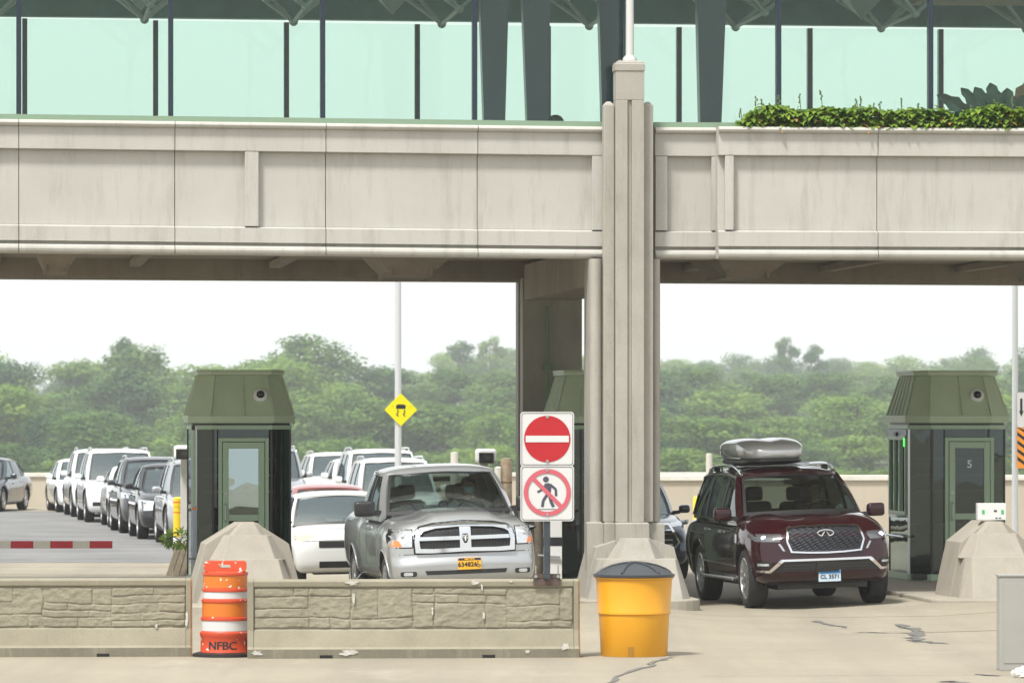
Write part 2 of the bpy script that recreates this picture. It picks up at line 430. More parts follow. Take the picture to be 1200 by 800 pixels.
# the projecting planter bay to the right
OFF = -0.30
jr = [uP, upx(1029, OFF), upx(1219, OFF), upx(1410, OFF), upx(1600, OFF)]
for i, (a, b) in enumerate(zip(jr, jr[1:])):
    st = [(a+0.0+0.10, a+0.22)] if i == 0 else []
    facade(a, b, OFF, st, False)
m = MB(); m.box(uP+0.02, jr[-1], OFF+0.12, 0.02, ZP1, ZC0-0.02); bpart(m, 'planter_soil', mat('planter_soil', (0.05,0.035,0.02), 0.9))
# body, underside, rear face
UA, UB = -16.0, 16.5; VD = 10.35
m = MB(); m.box(UA, UB, 0.425, 0.45, 4.88, 6.69); bpart(m, 'parapet_backing', mat('joint_brown', (0.26,0.19,0.14), 0.9))
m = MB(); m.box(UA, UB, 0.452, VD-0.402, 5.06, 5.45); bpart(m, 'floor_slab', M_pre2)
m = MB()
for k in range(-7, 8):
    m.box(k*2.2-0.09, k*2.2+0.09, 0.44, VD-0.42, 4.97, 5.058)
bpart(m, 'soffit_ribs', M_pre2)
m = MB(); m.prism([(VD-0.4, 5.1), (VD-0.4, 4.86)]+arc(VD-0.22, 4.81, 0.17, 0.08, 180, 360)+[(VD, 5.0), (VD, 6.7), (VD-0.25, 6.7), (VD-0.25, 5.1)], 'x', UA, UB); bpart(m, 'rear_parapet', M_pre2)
for px, wd in ((68, 0.33), (480, 0.62), (870, 0.62), (1235, 0.5)):
    u = upx(px, 5)
    m = MB(); m.hull([(u-wd, 3.6, 5.06), (u+wd*1.0, 3.6, 5.06), (u-wd, 6.6, 5.06), (u+wd, 6.6, 5.06), (u-wd*0.55, 4.2, 4.72), (u+wd*0.35, 4.2, 4.72), (u-wd*0.55, 6.0, 4.72), (u+wd*0.35, 6.0, 4.72)])
    m.box(u-wd*0.62, u-wd*0.55, 4.0, 6.1, 4.71, 5.0); m.box(u+wd*0.35, u+wd*0.42, 4.0, 6.1, 4.71, 5.0)
    bpart(m, 'soffit_light_housing', M_pre2)
# glazing
ZT = 9.75
m = MB(); m.box(UA, uL, 0.06, 0.24, 6.702, 6.775); m.box(uR, UB, 0.06, 0.24, 6.702, 6.775); bpart(m, 'sill', M_sillg)
fm = [upx(22+178*k, 0.15) for k in range(-3, 10)]
for u in fm:
    m = MB(); m.box(u-0.035, u+0.035, 0.08, 0.22, 6.776, ZT, bev=0.004); bpart(m, 'mullion', M_mull)
for a, b in zip(fm, fm[1:]):
    m = MB(); m.box(a+0.036, b-0.036, 0.145, 0.155, 6.776, ZT); bpart(m, 'window_pane', M_gl)
rm_ = [upx(29+153.3*k, VD-0.15) for k in range(-4, 12)]
for u in rm_:
    m = MB(); m.box(u-0.04, u+0.04, VD-0.22, VD-0.08, 6.7, 8.87, bev=0.004); bpart(m, 'rear_mullion', M_mull)
for a, b in zip(rm_, rm_[1:]):
    m = MB(); m.box(a+0.041, b-0.041, VD-0.155, VD-0.145, 6.71, 8.87); bpart(m, 'rear_window_pane', M_gl)
m = MB(); m.box(UA, UB, VD-0.3, VD-0.02, 8.875, 9.75); bpart(m, 'header_beam', M_teal)
m = MB(); m.box(UA, UB, 0.05, VD-0.02, ZT+0.002, ZT+0.3); bpart(m, 'roof', M_teal)
m = MB(); m.box(UA, UB, 6.6, 6.9, 9.35, ZT-0.003); bpart(m, 'ceiling_beam', M_teal)
m = MB(); m.box(UA, UB, 0.5, VD-0.3, 5.46, 5.5); bpart(m, 'floor', mat('bridge_floor', (0.12,0.13,0.12), 0.6))
for k in range(-7, 8):
    m = MB(); c = k*2.3+0.4
    for vv in (5.2, 8.2):
        tip = (c, vv, 8.73)
        for du, dv in ((-1, -1), (1, -1), (1, 1), (-1, 1)): m.tube([tip, (c+du*1.1, vv+dv*1.4, ZT-0.05)], 0.035, 6)
        m.sphere(tip, 0.07, 8)
    m.tube([(c, 5.2, 8.73), (c, 8.2, 8.73)], 0.03, 6)
    bpart(m, 'roof_truss', M_truss, smooth=True)
for px in (165, 460, 1010):
    u = upx(px, 7.5); m = MB(); m.hull([(u-0.6, 6.95, 9.5), (u+0.6, 6.95, 9.5), (u-0.6, 8, 9.5), (u+0.6, 8, 9.5), (u, 7.5, 8.80)]); bpart(m, 'ceiling_lamp', M_truss)
for a, b, c, d in ((563,594,570,588), (613,643,621,640), (702,733,708,724), (817,848,822,840)):  # dark tapered shapes built in place of reflections in the front glass
    vv = 1.3; zt, zb_ = 8.5, 6.62
    m = MB()
    ub, uc, u0, u1 = upx(a, vv), upx(b, vv), upx(c, vv), upx(d, vv)
    k = (ZT-zb_)/(zt-zb_); ua2, ub2 = u0+(ub-u0)*k, u1+(uc-u1)*k
    m.hull([(u0, vv-0.12, 5.5), (u1, vv-0.12, 5.5), (u0, vv+0.15, 5.5), (u1, vv+0.15, 5.5), (ua2, vv-0.12, ZT-0.004), (ub2, vv-0.12, ZT-0.004), (ua2, vv+0.15, ZT-0.004), (ub2, vv+0.15, ZT-0.004)])
    bpart(m, 'reflection_wedge', mat('reflection_navy', (0.015,0.032,0.045), 0.3))
u0, u1 = upx(1092, 6), upx(1400, 6)
m = MB(); m.prism([(3.0, 9.7), (5.0, 9.15), (7.5, 9.05), (9.5, 9.2), (9.5, 9.7)], 'x', u0, u1); bpart(m, 'ceiling_bulkhead', mat('tan_bulkhead', (0.42,0.38,0.26), 0.7))
M_dgreen = mat('dark_green_plastic', (0.02,0.07,0.055), 0.4)
t = thing('litter_bin', 'small dark round-topped bin standing behind the bridge glass, left of the pillar', 'bin', plz(upx(651, 3), 3, 5.5), AL)
m = MB(); m.box(-0.11, 0.11, -0.11, 0.11, 0, 1.42, bev=0.02); m.build('bin_body', M_dgreen, t)
m = MB(); m.lathe([(0.12, 1.42), (0.12, 1.47), (0.08, 1.52), (0.03, 1.54)], 16); m.build('bin_hood', M_dgreen, t, smooth=True)

# ------------------------------------------------------------------ pillars
def pedestal_parts(t, wide=0.80, top=1.20, m=M_col, tiers=None):
    """faceted vehicle-impact base: a shouldered slab with three stepped frusta in front"""
    k = wide/0.80
    mb = MB()
    out = [(-0.13, top), (0.13, top), (0.60*k, 0.86), (0.74*k, 0.35), (0.82*k, 0), (-0.82*k, 0), (-0.74*k, 0.35), (-0.60*k, 0.86)]
    A = [(x*0.96, -0.10+0.0, z) for x, z in out]; B = [(x, 0.9, z) for x, z in out]
    mb.hull(A+B); mb.build('splash_slab', m, t, bevel=0.015)
    for hb, ht, zb_, zt, vb, vt, nm in tiers or ((0.30, 0.13, 0.97, top+0.001, -0.22, -0.14, 'neck'), (0.47, 0.30, 0.64, 0.985, -0.48, -0.30, 'upper_step'), (0.66*k, 0.44, 0.0, 0.665, -0.86, -0.56, 'lower_step')):
        ch = 0.10
        mb = MB()
        mb.hull([(-hb+ch, vb, zb_), (hb-ch, vb, zb_), (hb+0.06, vb+0.3, zb_), (-hb-0.06, vb+0.3, zb_), (hb+0.05, 0.1, zb_), (-hb-0.05, 0.1, zb_),
                 (-ht+ch*0.4, vt, zt), (ht-ch*0.4, vt, zt), (ht+0.02, vt+0.18, zt), (-ht-0.02, vt+0.18, zt), (ht+0.02, 0.08, zt), (-ht-0.02, 0.08, zt)])
        mb.build(nm, m, t, bevel=0.012)
    return t
def pillar(v0, flip, label, base=True):
    t = thing('bridge_pillar', label, 'pillar', plz(0, v0), AL+(math.pi if flip else 0))
    if flip: t.location = plz(-0.09, v0)
    V = -0.42
    f = (lambda px: upx(px, V)) if not flip else (lambda px: upx(px, V))
    def bx(m, a, b, v0_, v1_, z0, z1, top=0.0):
        m.hull([(a, v0_, z0), (b, v0_, z0), (a, v1_, z0), (b, v1_, z0), (a, v0_, z1-top), (b, v0_, z1-top), (a, v1_, z1-top), (b, v1_, z1-top), (a+top, v0_+top, z1), (b-top, v0_+top, z1), (a+top, v1_-0.001, z1), (b-top, v1_-0.001, z1)])
    c0, c1 = f(722), f(755); mid = f(738)
    m = MB(); zt = 7.60 if not flip else 6.68
    bx(m, c0, mid-0.028, V, -0.09, 1.2, zt-0.55); bx(m, mid+0.028, c1, V, -0.09, 1.2, zt-0.55); bx(m, mid-0.028, mid+0.028, V+0.035, -0.09, 1.2, zt-0.55)
    bx(m, c0, c1, V, -0.09, zt-0.55, zt-0.02, 0.0); bx(m, c0-0.012, c1+0.012, V-0.012, -0.08, zt-0.14, zt, 0.05)
    m.build('centre_shaft', M_col, t, bevel=0.008)
    for a, b in ((709, 721.4), (755.6, 767)):
        m = MB(); bx(m, f(a), f(b), V+0.13, -0.085, 1.2, 7.04 if not flip else 6.65, 0.05); m.build('side_shaft', M_col, t, bevel=0.012)
    for a, b in ((694, 708.6), (767.4, 777)):
        m = MB(); u0, u1 = f(a), f(b); r = (u1-u0)/2
        m.cyl(((u0+u1)/2, -0.10, 1.2), ((u0+u1)/2, -0.10, 4.86), r, n=20); m.box(u0, u1, -0.095, 0.3, 1.2, 4.86)
        m.build('round_shaft', M_col, t, smooth=True)
    m = MB(); m.box(f(696), f(775), 0.0 if not flip else -0.02, 0.75, 0.0, 4.85); m.build('core', M_col, t)
    for a, b, z0, z1, vv in ((690, 708.8, 0.0, 1.2, -0.22), (709, 720.8, 0, 1.2, -0.36), (721, 760, 0, 1.2, -0.50), (760.2, 781, 0, 1.19, -0.22)):
        m = MB(); bx(m, f(a), f(b), vv, -0.0, z0, z1, 0.015); m.build('plinth', M_col, t, bevel=0.01)
    return t
p = pillar(0, False, 'tall fluted concrete pillar carrying the bridge between the two lanes')
pedestal_parts(p, 0.76, 1.0, tiers=((0.34, 0.19, 0.69, 0.985, -0.48, -0.34, 'upper_step'), (0.70, 0.53, 0.0, 0.705, -0.86, -0.60, 'lower_step')))
for chd in p.children:
    if chd.name.startswith(('splash', 'lower_step', 'upper_step', 'neck')): chd.location = (0.03, -0.35, 0)
# split the slab away: keep only its wings beside the plinth
p2 = pillar(VD, True, 'rear concrete pillar under the far edge of the bridge, behind the green booth')
m = MB(); m.cyl((0.02, 0.87, 1.3), (0.02, 0.87, 4.4), 0.03); m.box(-0.05, 0.09, 0.80, 0.9, 3.4, 3.5)
m.build('conduit', mat('conduit_green', (0.16,0.24,0.15), 0.5), p2)
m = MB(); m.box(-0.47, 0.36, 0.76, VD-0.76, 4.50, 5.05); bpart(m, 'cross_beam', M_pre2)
# mast
t = thing('mast', 'slim pale metal mast rising from the top of the front pillar', 'mast', plz(upx(738, -0.26), -0.26, 7.602), AL)
m = MB(); m.lathe([(0.10, 0), (0.10, 0.03), (0.07, 0.07), (0.065, 0.075)], 20); m.build('collar', mat('mast_paint', (0.62,0.62,0.60), 0.4, metal=0.3), t, smooth=True)
m = MB(); m.lathe([(0.058, 0.076), (0.045, 4.0)], 20); m.build('shaft', MATS['mast_paint'], t, smooth=True)

# islands
def island(u0, u1, v0, v1, h):
    m = MB(); r = 0.5; P = []
    for cx, cy, a0 in ((u1-r, v0+r, -90), (u1-r, v1-r, 0), (u0+r, v1-r, 90), (u0+r, v0+r, 180)):
        for i in range(7): a = R(a0+15*i); P.append((cx+r*math.cos(a), cy+r*math.sin(a)))
    m.prism(P, 'z', -0.05, h)
    o = m.build('traffic_island', concrete('island_concrete', (0.37,0.335,0.275), (0.30,0.275,0.225), (0.2,0.18,0.14), 0.4, 0.8), bevel=0.02, loc=plz(0, 0), rotz=AL); tag(o, kind='structure')
cL, cR, cM = upx(291, -0.6), upx(1170, -0.6), 0.0
island(-0.98, 0.86, -1.5, 11.8, 0.16); island(cR-1.05, cR+1.3, -1.5, 9.6, 0.15); island(cL-0.95, cL+0.95, -1.5, 9.6, 0.10)
def pedestal(uc, label, z, wide=0.80):
    t = thing('concrete_pedestal', label, 'pedestal', plz(uc, -0.2, z), AL); return pedestal_parts(t, wide, 1.20-z+0.0, concrete('pedestal_concrete', (0.37,0.34,0.285), (0.31,0.285,0.24), (0.22,0.2,0.16), 0.45, 1.5))
pedestal(cL, 'faceted concrete crash pedestal behind the orange barrel, in front of the left booth', 0.05)
pedestal(cR, 'faceted concrete crash pedestal before the right-hand booth, with a white box on top', 0.05, 0.66)

# ------------------------------------------------------------------ toll booths
M_bg = mat('booth_green', (0.46,0.56,0.38), 0.45, var=0.06, scale=2)
M_bg2 = mat('booth_green_pale', (0.36,0.50,0.34), 0.38)
M_bgl = glass('booth_glass', (0.36,0.45,0.40), ior=1.75, refl=(0.75,0.85,0.85))
M_bgm = glass('door_glass_mirror', (0.10,0.17,0.16), ior=5.5, refl=(0.75,0.92,0.95))
M_dark = mat('dark_interior', (0.02,0.024,0.022), 0.6)
M_steel = mat('brushed_steel', (0.45,0.47,0.48), 0.3, metal=0.9)
M_black = mat('black_plastic', (0.02,0.02,0.022), 0.4)
M_white = mat('white_paint', (0.78,0.78,0.76), 0.4)
def octa(hw, v0, v1, ch):
    return [(-hw+ch, v0), (hw-ch, v0), (hw, v0+ch), (hw, v1-ch), (hw-ch, v1), (-hw+ch, v1), (-hw, v1-ch), (-hw, v0+ch)]
def frus(mb, a, za, b, zb_): mb.hull([(x, y, za) for x, y in a]+[(x, y, zb_) for x, y in b])
def booth(uc, label, door_off, number=None, service=False, mirror=False, zb_=0.12):
    t = thing('toll_booth', label, 'booth', plz(uc, 6.4, 0), AL)
    E = octa(0.81, -0.02, 2.4, 0.33)
    m = MB(); frus(m, E, 2.565, E, 2.67); m.build('eave', M_bg, t, bevel=0.008)
    m = MB(); frus(m, octa(0.78, 0.01, 2.37, 0.32), 2.672, octa(0.60, 0.33, 2.08, 0.20), 3.29); m.build('roof', M_bg, t)
    m = MB(); frus(m, octa(0.655, 0.27, 2.14, 0.20), 3.292, octa(0.655, 0.27, 2.14, 0.20), 3.34); frus(m, octa(0.67, 0.255, 2.155, 0.20), 3.34, octa(0.66, 0.265, 2.145, 0.20), 3.37); m.build('roof_cap', M_bg, t, bevel=0.006)
    for sgn in (-1, 1):
        m = MB()
        for i in range(6):
            vb = 0.40+i*0.31; vt = 0.60+i*0.235
            x0, x1 = sgn*0.785, sgn*0.605; d = 0.035*sgn
            m.hull([(x0, vb-0.03, 2.68), (x0, vb+0.03, 2.68), (x0+d, vb-0.02, 2.68), (x0+d, vb+0.02, 2.68), (x1, vt-0.03, 3.285), (x1, vt+0.03, 3.285), (x1+d, vt-0.02, 3.285), (x1+d, vt+0.02, 3.285)])
        m.build('standing_seam', M_bg, t)
    for xa, xb_ in ((-0.48, -0.40), (0.03, 0.02), (0.48, 0.40)):
        m = MB(); m.hull([(xa-0.012, -0.01, 2.68), (xa+0.012, -0.01, 2.68), (xa, 0.02, 2.68), (xb_-0.012, 0.325, 3.285), (xb_+0.012, 0.325, 3.285), (xb_, 0.36, 3.285), (xa, -0.025, 2.69), (xb_, 0.31, 3.28)]); m.build('front_seam', M_bg, t)
    # lower band and dark shadow gap
    W_ = octa(0.765, 0.03, 2.35, 0.31)
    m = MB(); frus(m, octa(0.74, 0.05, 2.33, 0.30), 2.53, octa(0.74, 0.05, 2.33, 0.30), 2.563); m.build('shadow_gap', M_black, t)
    m = MB(); frus(m, W_, 2.47, W_, 2.53); m.build('head_band', M_bg2, t, bevel=0.004)
    m = MB(); frus(m, W_, zb_, W_, zb_+0.10); m.build('base_sill', M_bg2, t, bevel=0.004)
    Wi = octa(0.74, 0.055, 2.325, 0.30)
    # corner posts
    for i, (x, y) in enumerate(Wi):
        m = MB(); m.box(x-0.018, x+0.018, y-0.018, y+0.018, zb_+0.102, 2.468); m.build('corner_post', M_steel if i == 7 else M_black, t)
    # glass on all sides but the door bay
    for i in range(8):
        a, b = Vector((*Wi[i], 0)), Vector((*Wi[(i+1) % 8], 0)); d = (b-a).normalized(); n = Vector((d.y, -d.x, 0))*0.006
        a2, b2 = a+d*0.022, b-d*0.022
        def pane(p, q, z0, z1, nm='window_pane', mt=M_bgl, par=t):
            mm = MB(); mm.hull([(*(p+n*s).xy, z) for p, s, z in ((p, 1, z0), (p, -1, z0), (q, 1, z0), (q, -1, z0), (p, 1, z1), (p, -1, z1), (q, 1, z1), (q, -1, z1))]); return mm.build(nm, mt, par)
        if i == 0:
            da, db = door_off
            pane(Vector((-0.42, a.y, 0)), Vector((da-0.02, a.y, 0)), zb_+0.102, 2.468) if da > -0.40 else None
            pane(Vector((db+0.02, a.y, 0)), Vector((0.42, a.y, 0)), zb_+0.102, 2.468) if db < 0.40 else None
            pane(Vector((da, a.y, 0)), Vector((db, a.y, 0)), 2.345, 2.468, 'transom_pane')
        elif i == 6 and service:
            pane(a2, b2, zb_+0.102, 1.16); pane(a+d*0.022, a+d*1.0, 1.20, 2.468); pane(a+d*1.50, b2, 1.2, 2.30)
        else: pane(a2, b2, zb_+0.102, 2.468)
    da, db = door_off; vy = 0.055
    m = MB()
    m.box(da-0.0, da+0.055, vy-0.035, vy+0.03, zb_+0.102, 2.34, bev=0.004); m.box(db-0.055, db, vy-0.035, vy+0.03, zb_+0.102, 2.34, bev=0.004); m.box(da+0.056, db-0.056, vy-0.035, vy+0.03, 2.285, 2.34, bev=0.004)
    m.build('door_frame', M_bg2, t)
    m = MB(); x0, x1 = da+0.065, db-0.065
    m.box(x0, x0+0.09, vy-0.045, vy, zb_+0.11, 2.275, bev=0.006); m.box(x1-0.09, x1, vy-0.045, vy, zb_+0.11, 2.275, bev=0.006)
    m.box(x0+0.091, x1-0.091, vy-0.045, vy, 2.18, 2.275, bev=0.006); m.box(x0+0.091, x1-0.091, vy-0.045, vy, 1.09, 1.18, bev=0.006); m.box(x0+0.091, x1-0.091, vy-0.045, vy, zb_+0.11, 0.42, bev=0.006)
    dr = m.build('door', M_bg2, t)
    m = MB(); m.box(x0+0.091, x1-0.091, vy-0.022, vy-0.012, 1.181, 2.179); m.build('upper_pane', M_bgm if mirror else M_bgl, dr)
    m = MB(); m.box(x0+0.091, x1-0.091, vy-0.022, vy-0.012, 0.421, 1.089); m.build('lower_pane', M_bgl, dr)
    m = MB(); m.tube([(x0+0.04, vy-0.05, 1.08), (x0+0.04, vy-0.095, 1.10), (x0+0.04, vy-0.095, 1.33), (x0+0.04, vy-0.05, 1.35)], 0.012); m.build('handle', M_steel, dr, smooth=True)
    m = MB(); m.cyl((x0+0.045, vy-0.046, 1.50), (x0+0.045, vy-0.06, 1.50), 0.022, n=14); m.build('lock', M_steel, dr)
    if number:
        tm = text_mb(number, 0.16, 0.002, 0.003); tm.bm.transform(Matrix.Translation(((x0+x1)/2, vy-0.026, 1.93)) @ Matrix.Rotation(R(90), 4, 'X')); tm.build('door_number', M_white, dr)
    # surveillance dome on the roof slope
    cm = Vector((0.28, 0.145, 2.98)); nrm = Vector((0, -0.89, 0.45)); mt = Matrix.Translation(cm) @ nrm.to_track_quat('Z', 'Y').to_matrix().to_4x4()
    m = MB(); m.lathe([(0.105, -0.02), (0.105, 0.02), (0.09, 0.035), (0.06, 0.038)], 24, mt); cam_ = m.build('dome_camera', M_white, t, smooth=True)
    m = MB(); m.lathe([(0.062, 0.036), (0.058, 0.06), (0.04, 0.082), (0.012, 0.092)], 20, mt); m.build('lens_dome', mat('lens_black', (0.01,0.01,0.012), 0.08), cam_, smooth=True)
    # inside
    m = MB(); m.box(-0.66, 0.66, 1.5, 1.56, zb_+0.1, 2.45); m.build('dark_backing', M_dark, t)  # dark sheet added to darken the view through the glass
    m = MB(); m.box(-0.62, 0.15, 0.5, 1.4, 0.95, 1.0); m.box(-0.6, 0.1, 0.55, 1.35, zb_+0.1, 0.95); m.build('counter', mat('counter_brown', (0.12,0.085,0.05), 0.5), t)
    m = MB(); m.box(-0.72, 0.72, 0.08, 2.3, zb_+0.02, zb_+0.10); m.build('booth_floor', M_dark, t)
    m = MB()
    for z in (1.5, 1.75, 2.0): m.box(-0.5, 0.6, 1.2, 1.49, z, z+0.02)
    m.build('shelf', mat('shelf_tan', (0.30,0.24,0.15), 0.6), t)
    if service:
        x = -0.74
        m = MB()   # window frame on the lane side
        y0, y1 = 0.98, 1.50
        for (ya, yb, z0, z1) in ((y0-0.5, y0-0.44, 1.2, 2.36), (y0, y0+0.06, 1.2, 2.3), (y1-0.06, y1, 1.2, 2.3), (y0-0.5, y1+0.45, 2.30, 2.37), (y0-0.5, y1+0.45, 1.14, 1.2), (y1+0.39, y1+0.45, 1.2, 2.3)):
            m.box(x-0.04, x+0.02, ya, yb, z0, z1, bev=0.004)
        m.build('service_window_frame', M_bg2, t)
        m = MB(); m.box(x-0.035, x-0.005, 0.40, 2.0, 2.372, 2.465); m.build('sign_panel', mat('blue_grey_panel', (0.22,0.29,0.36), 0.4), t)
        m = MB(); m.box(x-0.05, x-0.036, 0.50, 0.58, 2.20, 2.33); m.build('signal_light', mat('green_led', (0.0,0.5,0.05), 0.4, emit=(0.05,1,0.1,1.6)), t)
        m = MB(); m.box(x-0.07, x-0.04, 1.15, 1.35, 2.36, 2.42); m.build('sensor', M_black, t)
        m = MB(); m.tube([(x-0.12, 0.25, 0.82), (x-0.12, 1.95, 0.82)], 0.018); m.tube([(x, 0.3, 0.82), (x-0.12, 0.3, 0.82)], 0.012); m.tube([(x, 1.9, 0.82), (x-0.12, 1.9, 0.82)], 0.012); m.build('bumper_rail', M_steel, t, smooth=True)
        m = MB(); m.box(x-0.10, x, 0.9, 1.6, 1.10, 1.138, bev=0.004); m.build('ledge', M_steel, t)
    return t
ucL, ucM, ucR = upx(284, 6.4), upx(715, 6.4), upx(1126, 6.4)
bL = booth(ucL, 'green-roofed toll booth between the left queue and the silver pickup', (-0.36, 0.40), mirror=True)
booth(ucM, 'green-roofed toll booth half hidden behind the front concrete pillar', (-0.38, 0.38))
booth(ucR, 'green-roofed toll booth numbered 5 with a service window, at the far right', (-0.24, 0.52), number='5', service=True, zb_=0.15)
# steel guard rail along the left corner of the left booth
t = thing('corner_guard', 'upright steel corner guard with a green rail on the left edge of the left booth', 'guard rail', plz(upx(228.5, 6.2), 6.2, 0.1), AL)
m = MB(); m.box(-0.03, 0.03, -0.02, 0.05, 0, 1.22, bev=0.004); m.build('lower_post', mat('blue_steel', (0.30,0.34,0.40), 0.3, metal=0.6), t)
m = MB(); m.box(-0.035, 0.005, -0.015, 0.045, 1.221, 2.36, bev=0.004); m.build('green_rail', M_bg2, t)
m = MB(); m.box(0.008, 0.03, -0.02, 0.03, 1.221, 2.4); m.build('steel_edge', M_steel, t)
m = MB(); m.box(-0.05, 0.0, -0.03, 0.0, 2.36, 2.43); m.build('cap', M_black, t)
m = MB(); m.box(-0.05, 0.035, -0.035, -0.022, 1.16, 1.20); m.build('orange_clip', mat('orange_clip', (0.7,0.25,0.08), 0.5), t)
m = MB(); m.tube([(-0.10, -0.04, 0.43), (0.05, -0.04, 0.43)], 0.012); m.build('latch', M_steel, t)

# ------------------------------------------------------------------ vehicles
def paint(name, col, metal=0.4, rough=0.28, coat=1.0, spec=0.5):
    return mat(name, col, rough, metal=metal, coat=coat, spec=spec)
M_cgl = glass('car_glass', (0.66,0.71,0.69), ior=1.75, refl=(0.92,0.97,1.0))
M_cgl2 = glass('privacy_glass', (0.30,0.33,0.33), ior=1.8, refl=(0.92,0.97,1.0))
M_cgl3 = glass('far_windscreen', (0.62,0.70,0.69), ior=2.3, refl=(0.85,0.94,0.96))
M_tyre = mat('tyre_rubber', (0.018,0.018,0.018), 0.85, bump=0.2, bscale=60)
M_alloy = mat('alloy', (0.55,0.56,0.57), 0.25, metal=0.9)
M_chrome = mat('chrome', (0.72,0.73,0.74), 0.12, metal=1.0)
M_trim = mat('black_trim', (0.015,0.015,0.016), 0.45)
M_seam = mat('panel_gap', (0.012,0.012,0.012), 0.9)
M_cabin = mat('cabin', (0.03,0.03,0.032), 0.8)
M_seat = mat('seat_fabric', (0.045,0.043,0.042), 0.85)
M_lens = mat('lamp_lens', (0.62,0.65,0.68), 0.12, metal=0.55, coat=1.0, var=0.15, scale=12)
M_amber = mat('amber_lens', (0.75,0.20,0.03), 0.25, coat=1.0)
M_lit = mat('lit_headlamp', (0.8,0.8,0.9), 0.3, emit=(0.62,0.60,1.0,5))

def car_shell(sp):
    """closed lower body as a warped rounded box; returns bmesh and its BVH"""
    L, W = sp['L'], sp['W']; hw = W/2; hx = L/2
    top, bot = sp['top'], sp['bot']; wz = sp['wz']; wx = sp['wx']; nose = sp['nose']; tail = sp.get('tail', [(0, 0.05), (0.5, 0.0), (1, 0.06)])
    bow = sp.get('bow', 0.12); bowr = sp.get('bowr', 0.08); crown = sp.get('crown', [(-hx, 0.02), (hx, 0.04)]); bulge = sp.get('bulge')
    rx, ry, rz = sp.get('r', (0.16, 0.10, 0.055))
    q = sp.get('q', 1.0)
    def ends(h, r, step, e=5):
        v = [-h+r*(1-math.cos(R(90*i/e))) for i in range(e+1)]
        n = max(1, int(2*(h-r)/step/q)); v += [-h+r+2*(h-r)*i/n for i in range(1, n)]
        v += [-a for a in v[:e+1]][::-1]; return v
    X = ends(hx, rx, 0.09); Y = ends(hw, ry, 0.09); Z = ends(0.5, 0.12, 0.08, 4)
    bm = bmesh.new(); cache = {}
    def warp(x, y, z):
        ix = max(-(hx-rx), min(hx-rx, x)); iy = max(-(hw-ry), min(hw-ry, y)); rzz = 0.12; iz = max(-(0.5-rzz), min(0.5-rzz, z))
        d = Vector(((x-ix)/rx, (y-iy)/ry, (z-iz)/rzz))
        if d.length > 1e-6:
            d.normalize(); x, y, z = ix+d.x*rx, iy+d.y*ry, iz+d.z*rzz
        c = z+0.5; yn = y/hw
        zt = cr(top, x)-cr(crown, x)*yn*yn
        if bulge: zt += bulge(x, yn)
        zb_ = cr(bot, x); Zv = zb_+c*(zt-zb_)
        Yv = y*cr(wz, c)*cr(wx, x)
        Xv = x-sstep(0.25*hx, hx, x)*(cr(nose, c)+bow*yn*yn+bow*0.5*yn**6) + sstep(0.25*hx, hx, -x)*(cr(tail, c)+bowr*yn*yn)
        return Vector((Xv, Yv, Zv))
    def vert(x, y, z):
        k = (round(x, 5), round(y, 5), round(z, 5))
        if k not in cache: cache[k] = bm.verts.new(warp(x, y, z))
        return cache[k]
    def face(A, B, fn):
        for i in range(len(A)-1):
            for j in range(len(B)-1):
                try: bm.faces.new([vert(*fn(A[i], B[j])), vert(*fn(A[i+1], B[j])), vert(*fn(A[i+1], B[j+1])), vert(*fn(A[i], B[j+1]))])
                except ValueError: pass
    for s in (-1, 1):
        face(X, Y, lambda a, b: (a, b, s*0.5)); face(X, Z, lambda a, b: (a, s*hw, b)); face(Y, Z, lambda a, b: (s*hx, a, b))
    bmesh.ops.remove_doubles(bm, verts=bm.verts[:], dist=0.0005)
    bmesh.ops.recalc_face_normals(bm, faces=bm.faces[:])
    bvh = BVHTree.FromBMesh(bm)
    return bm, bvh
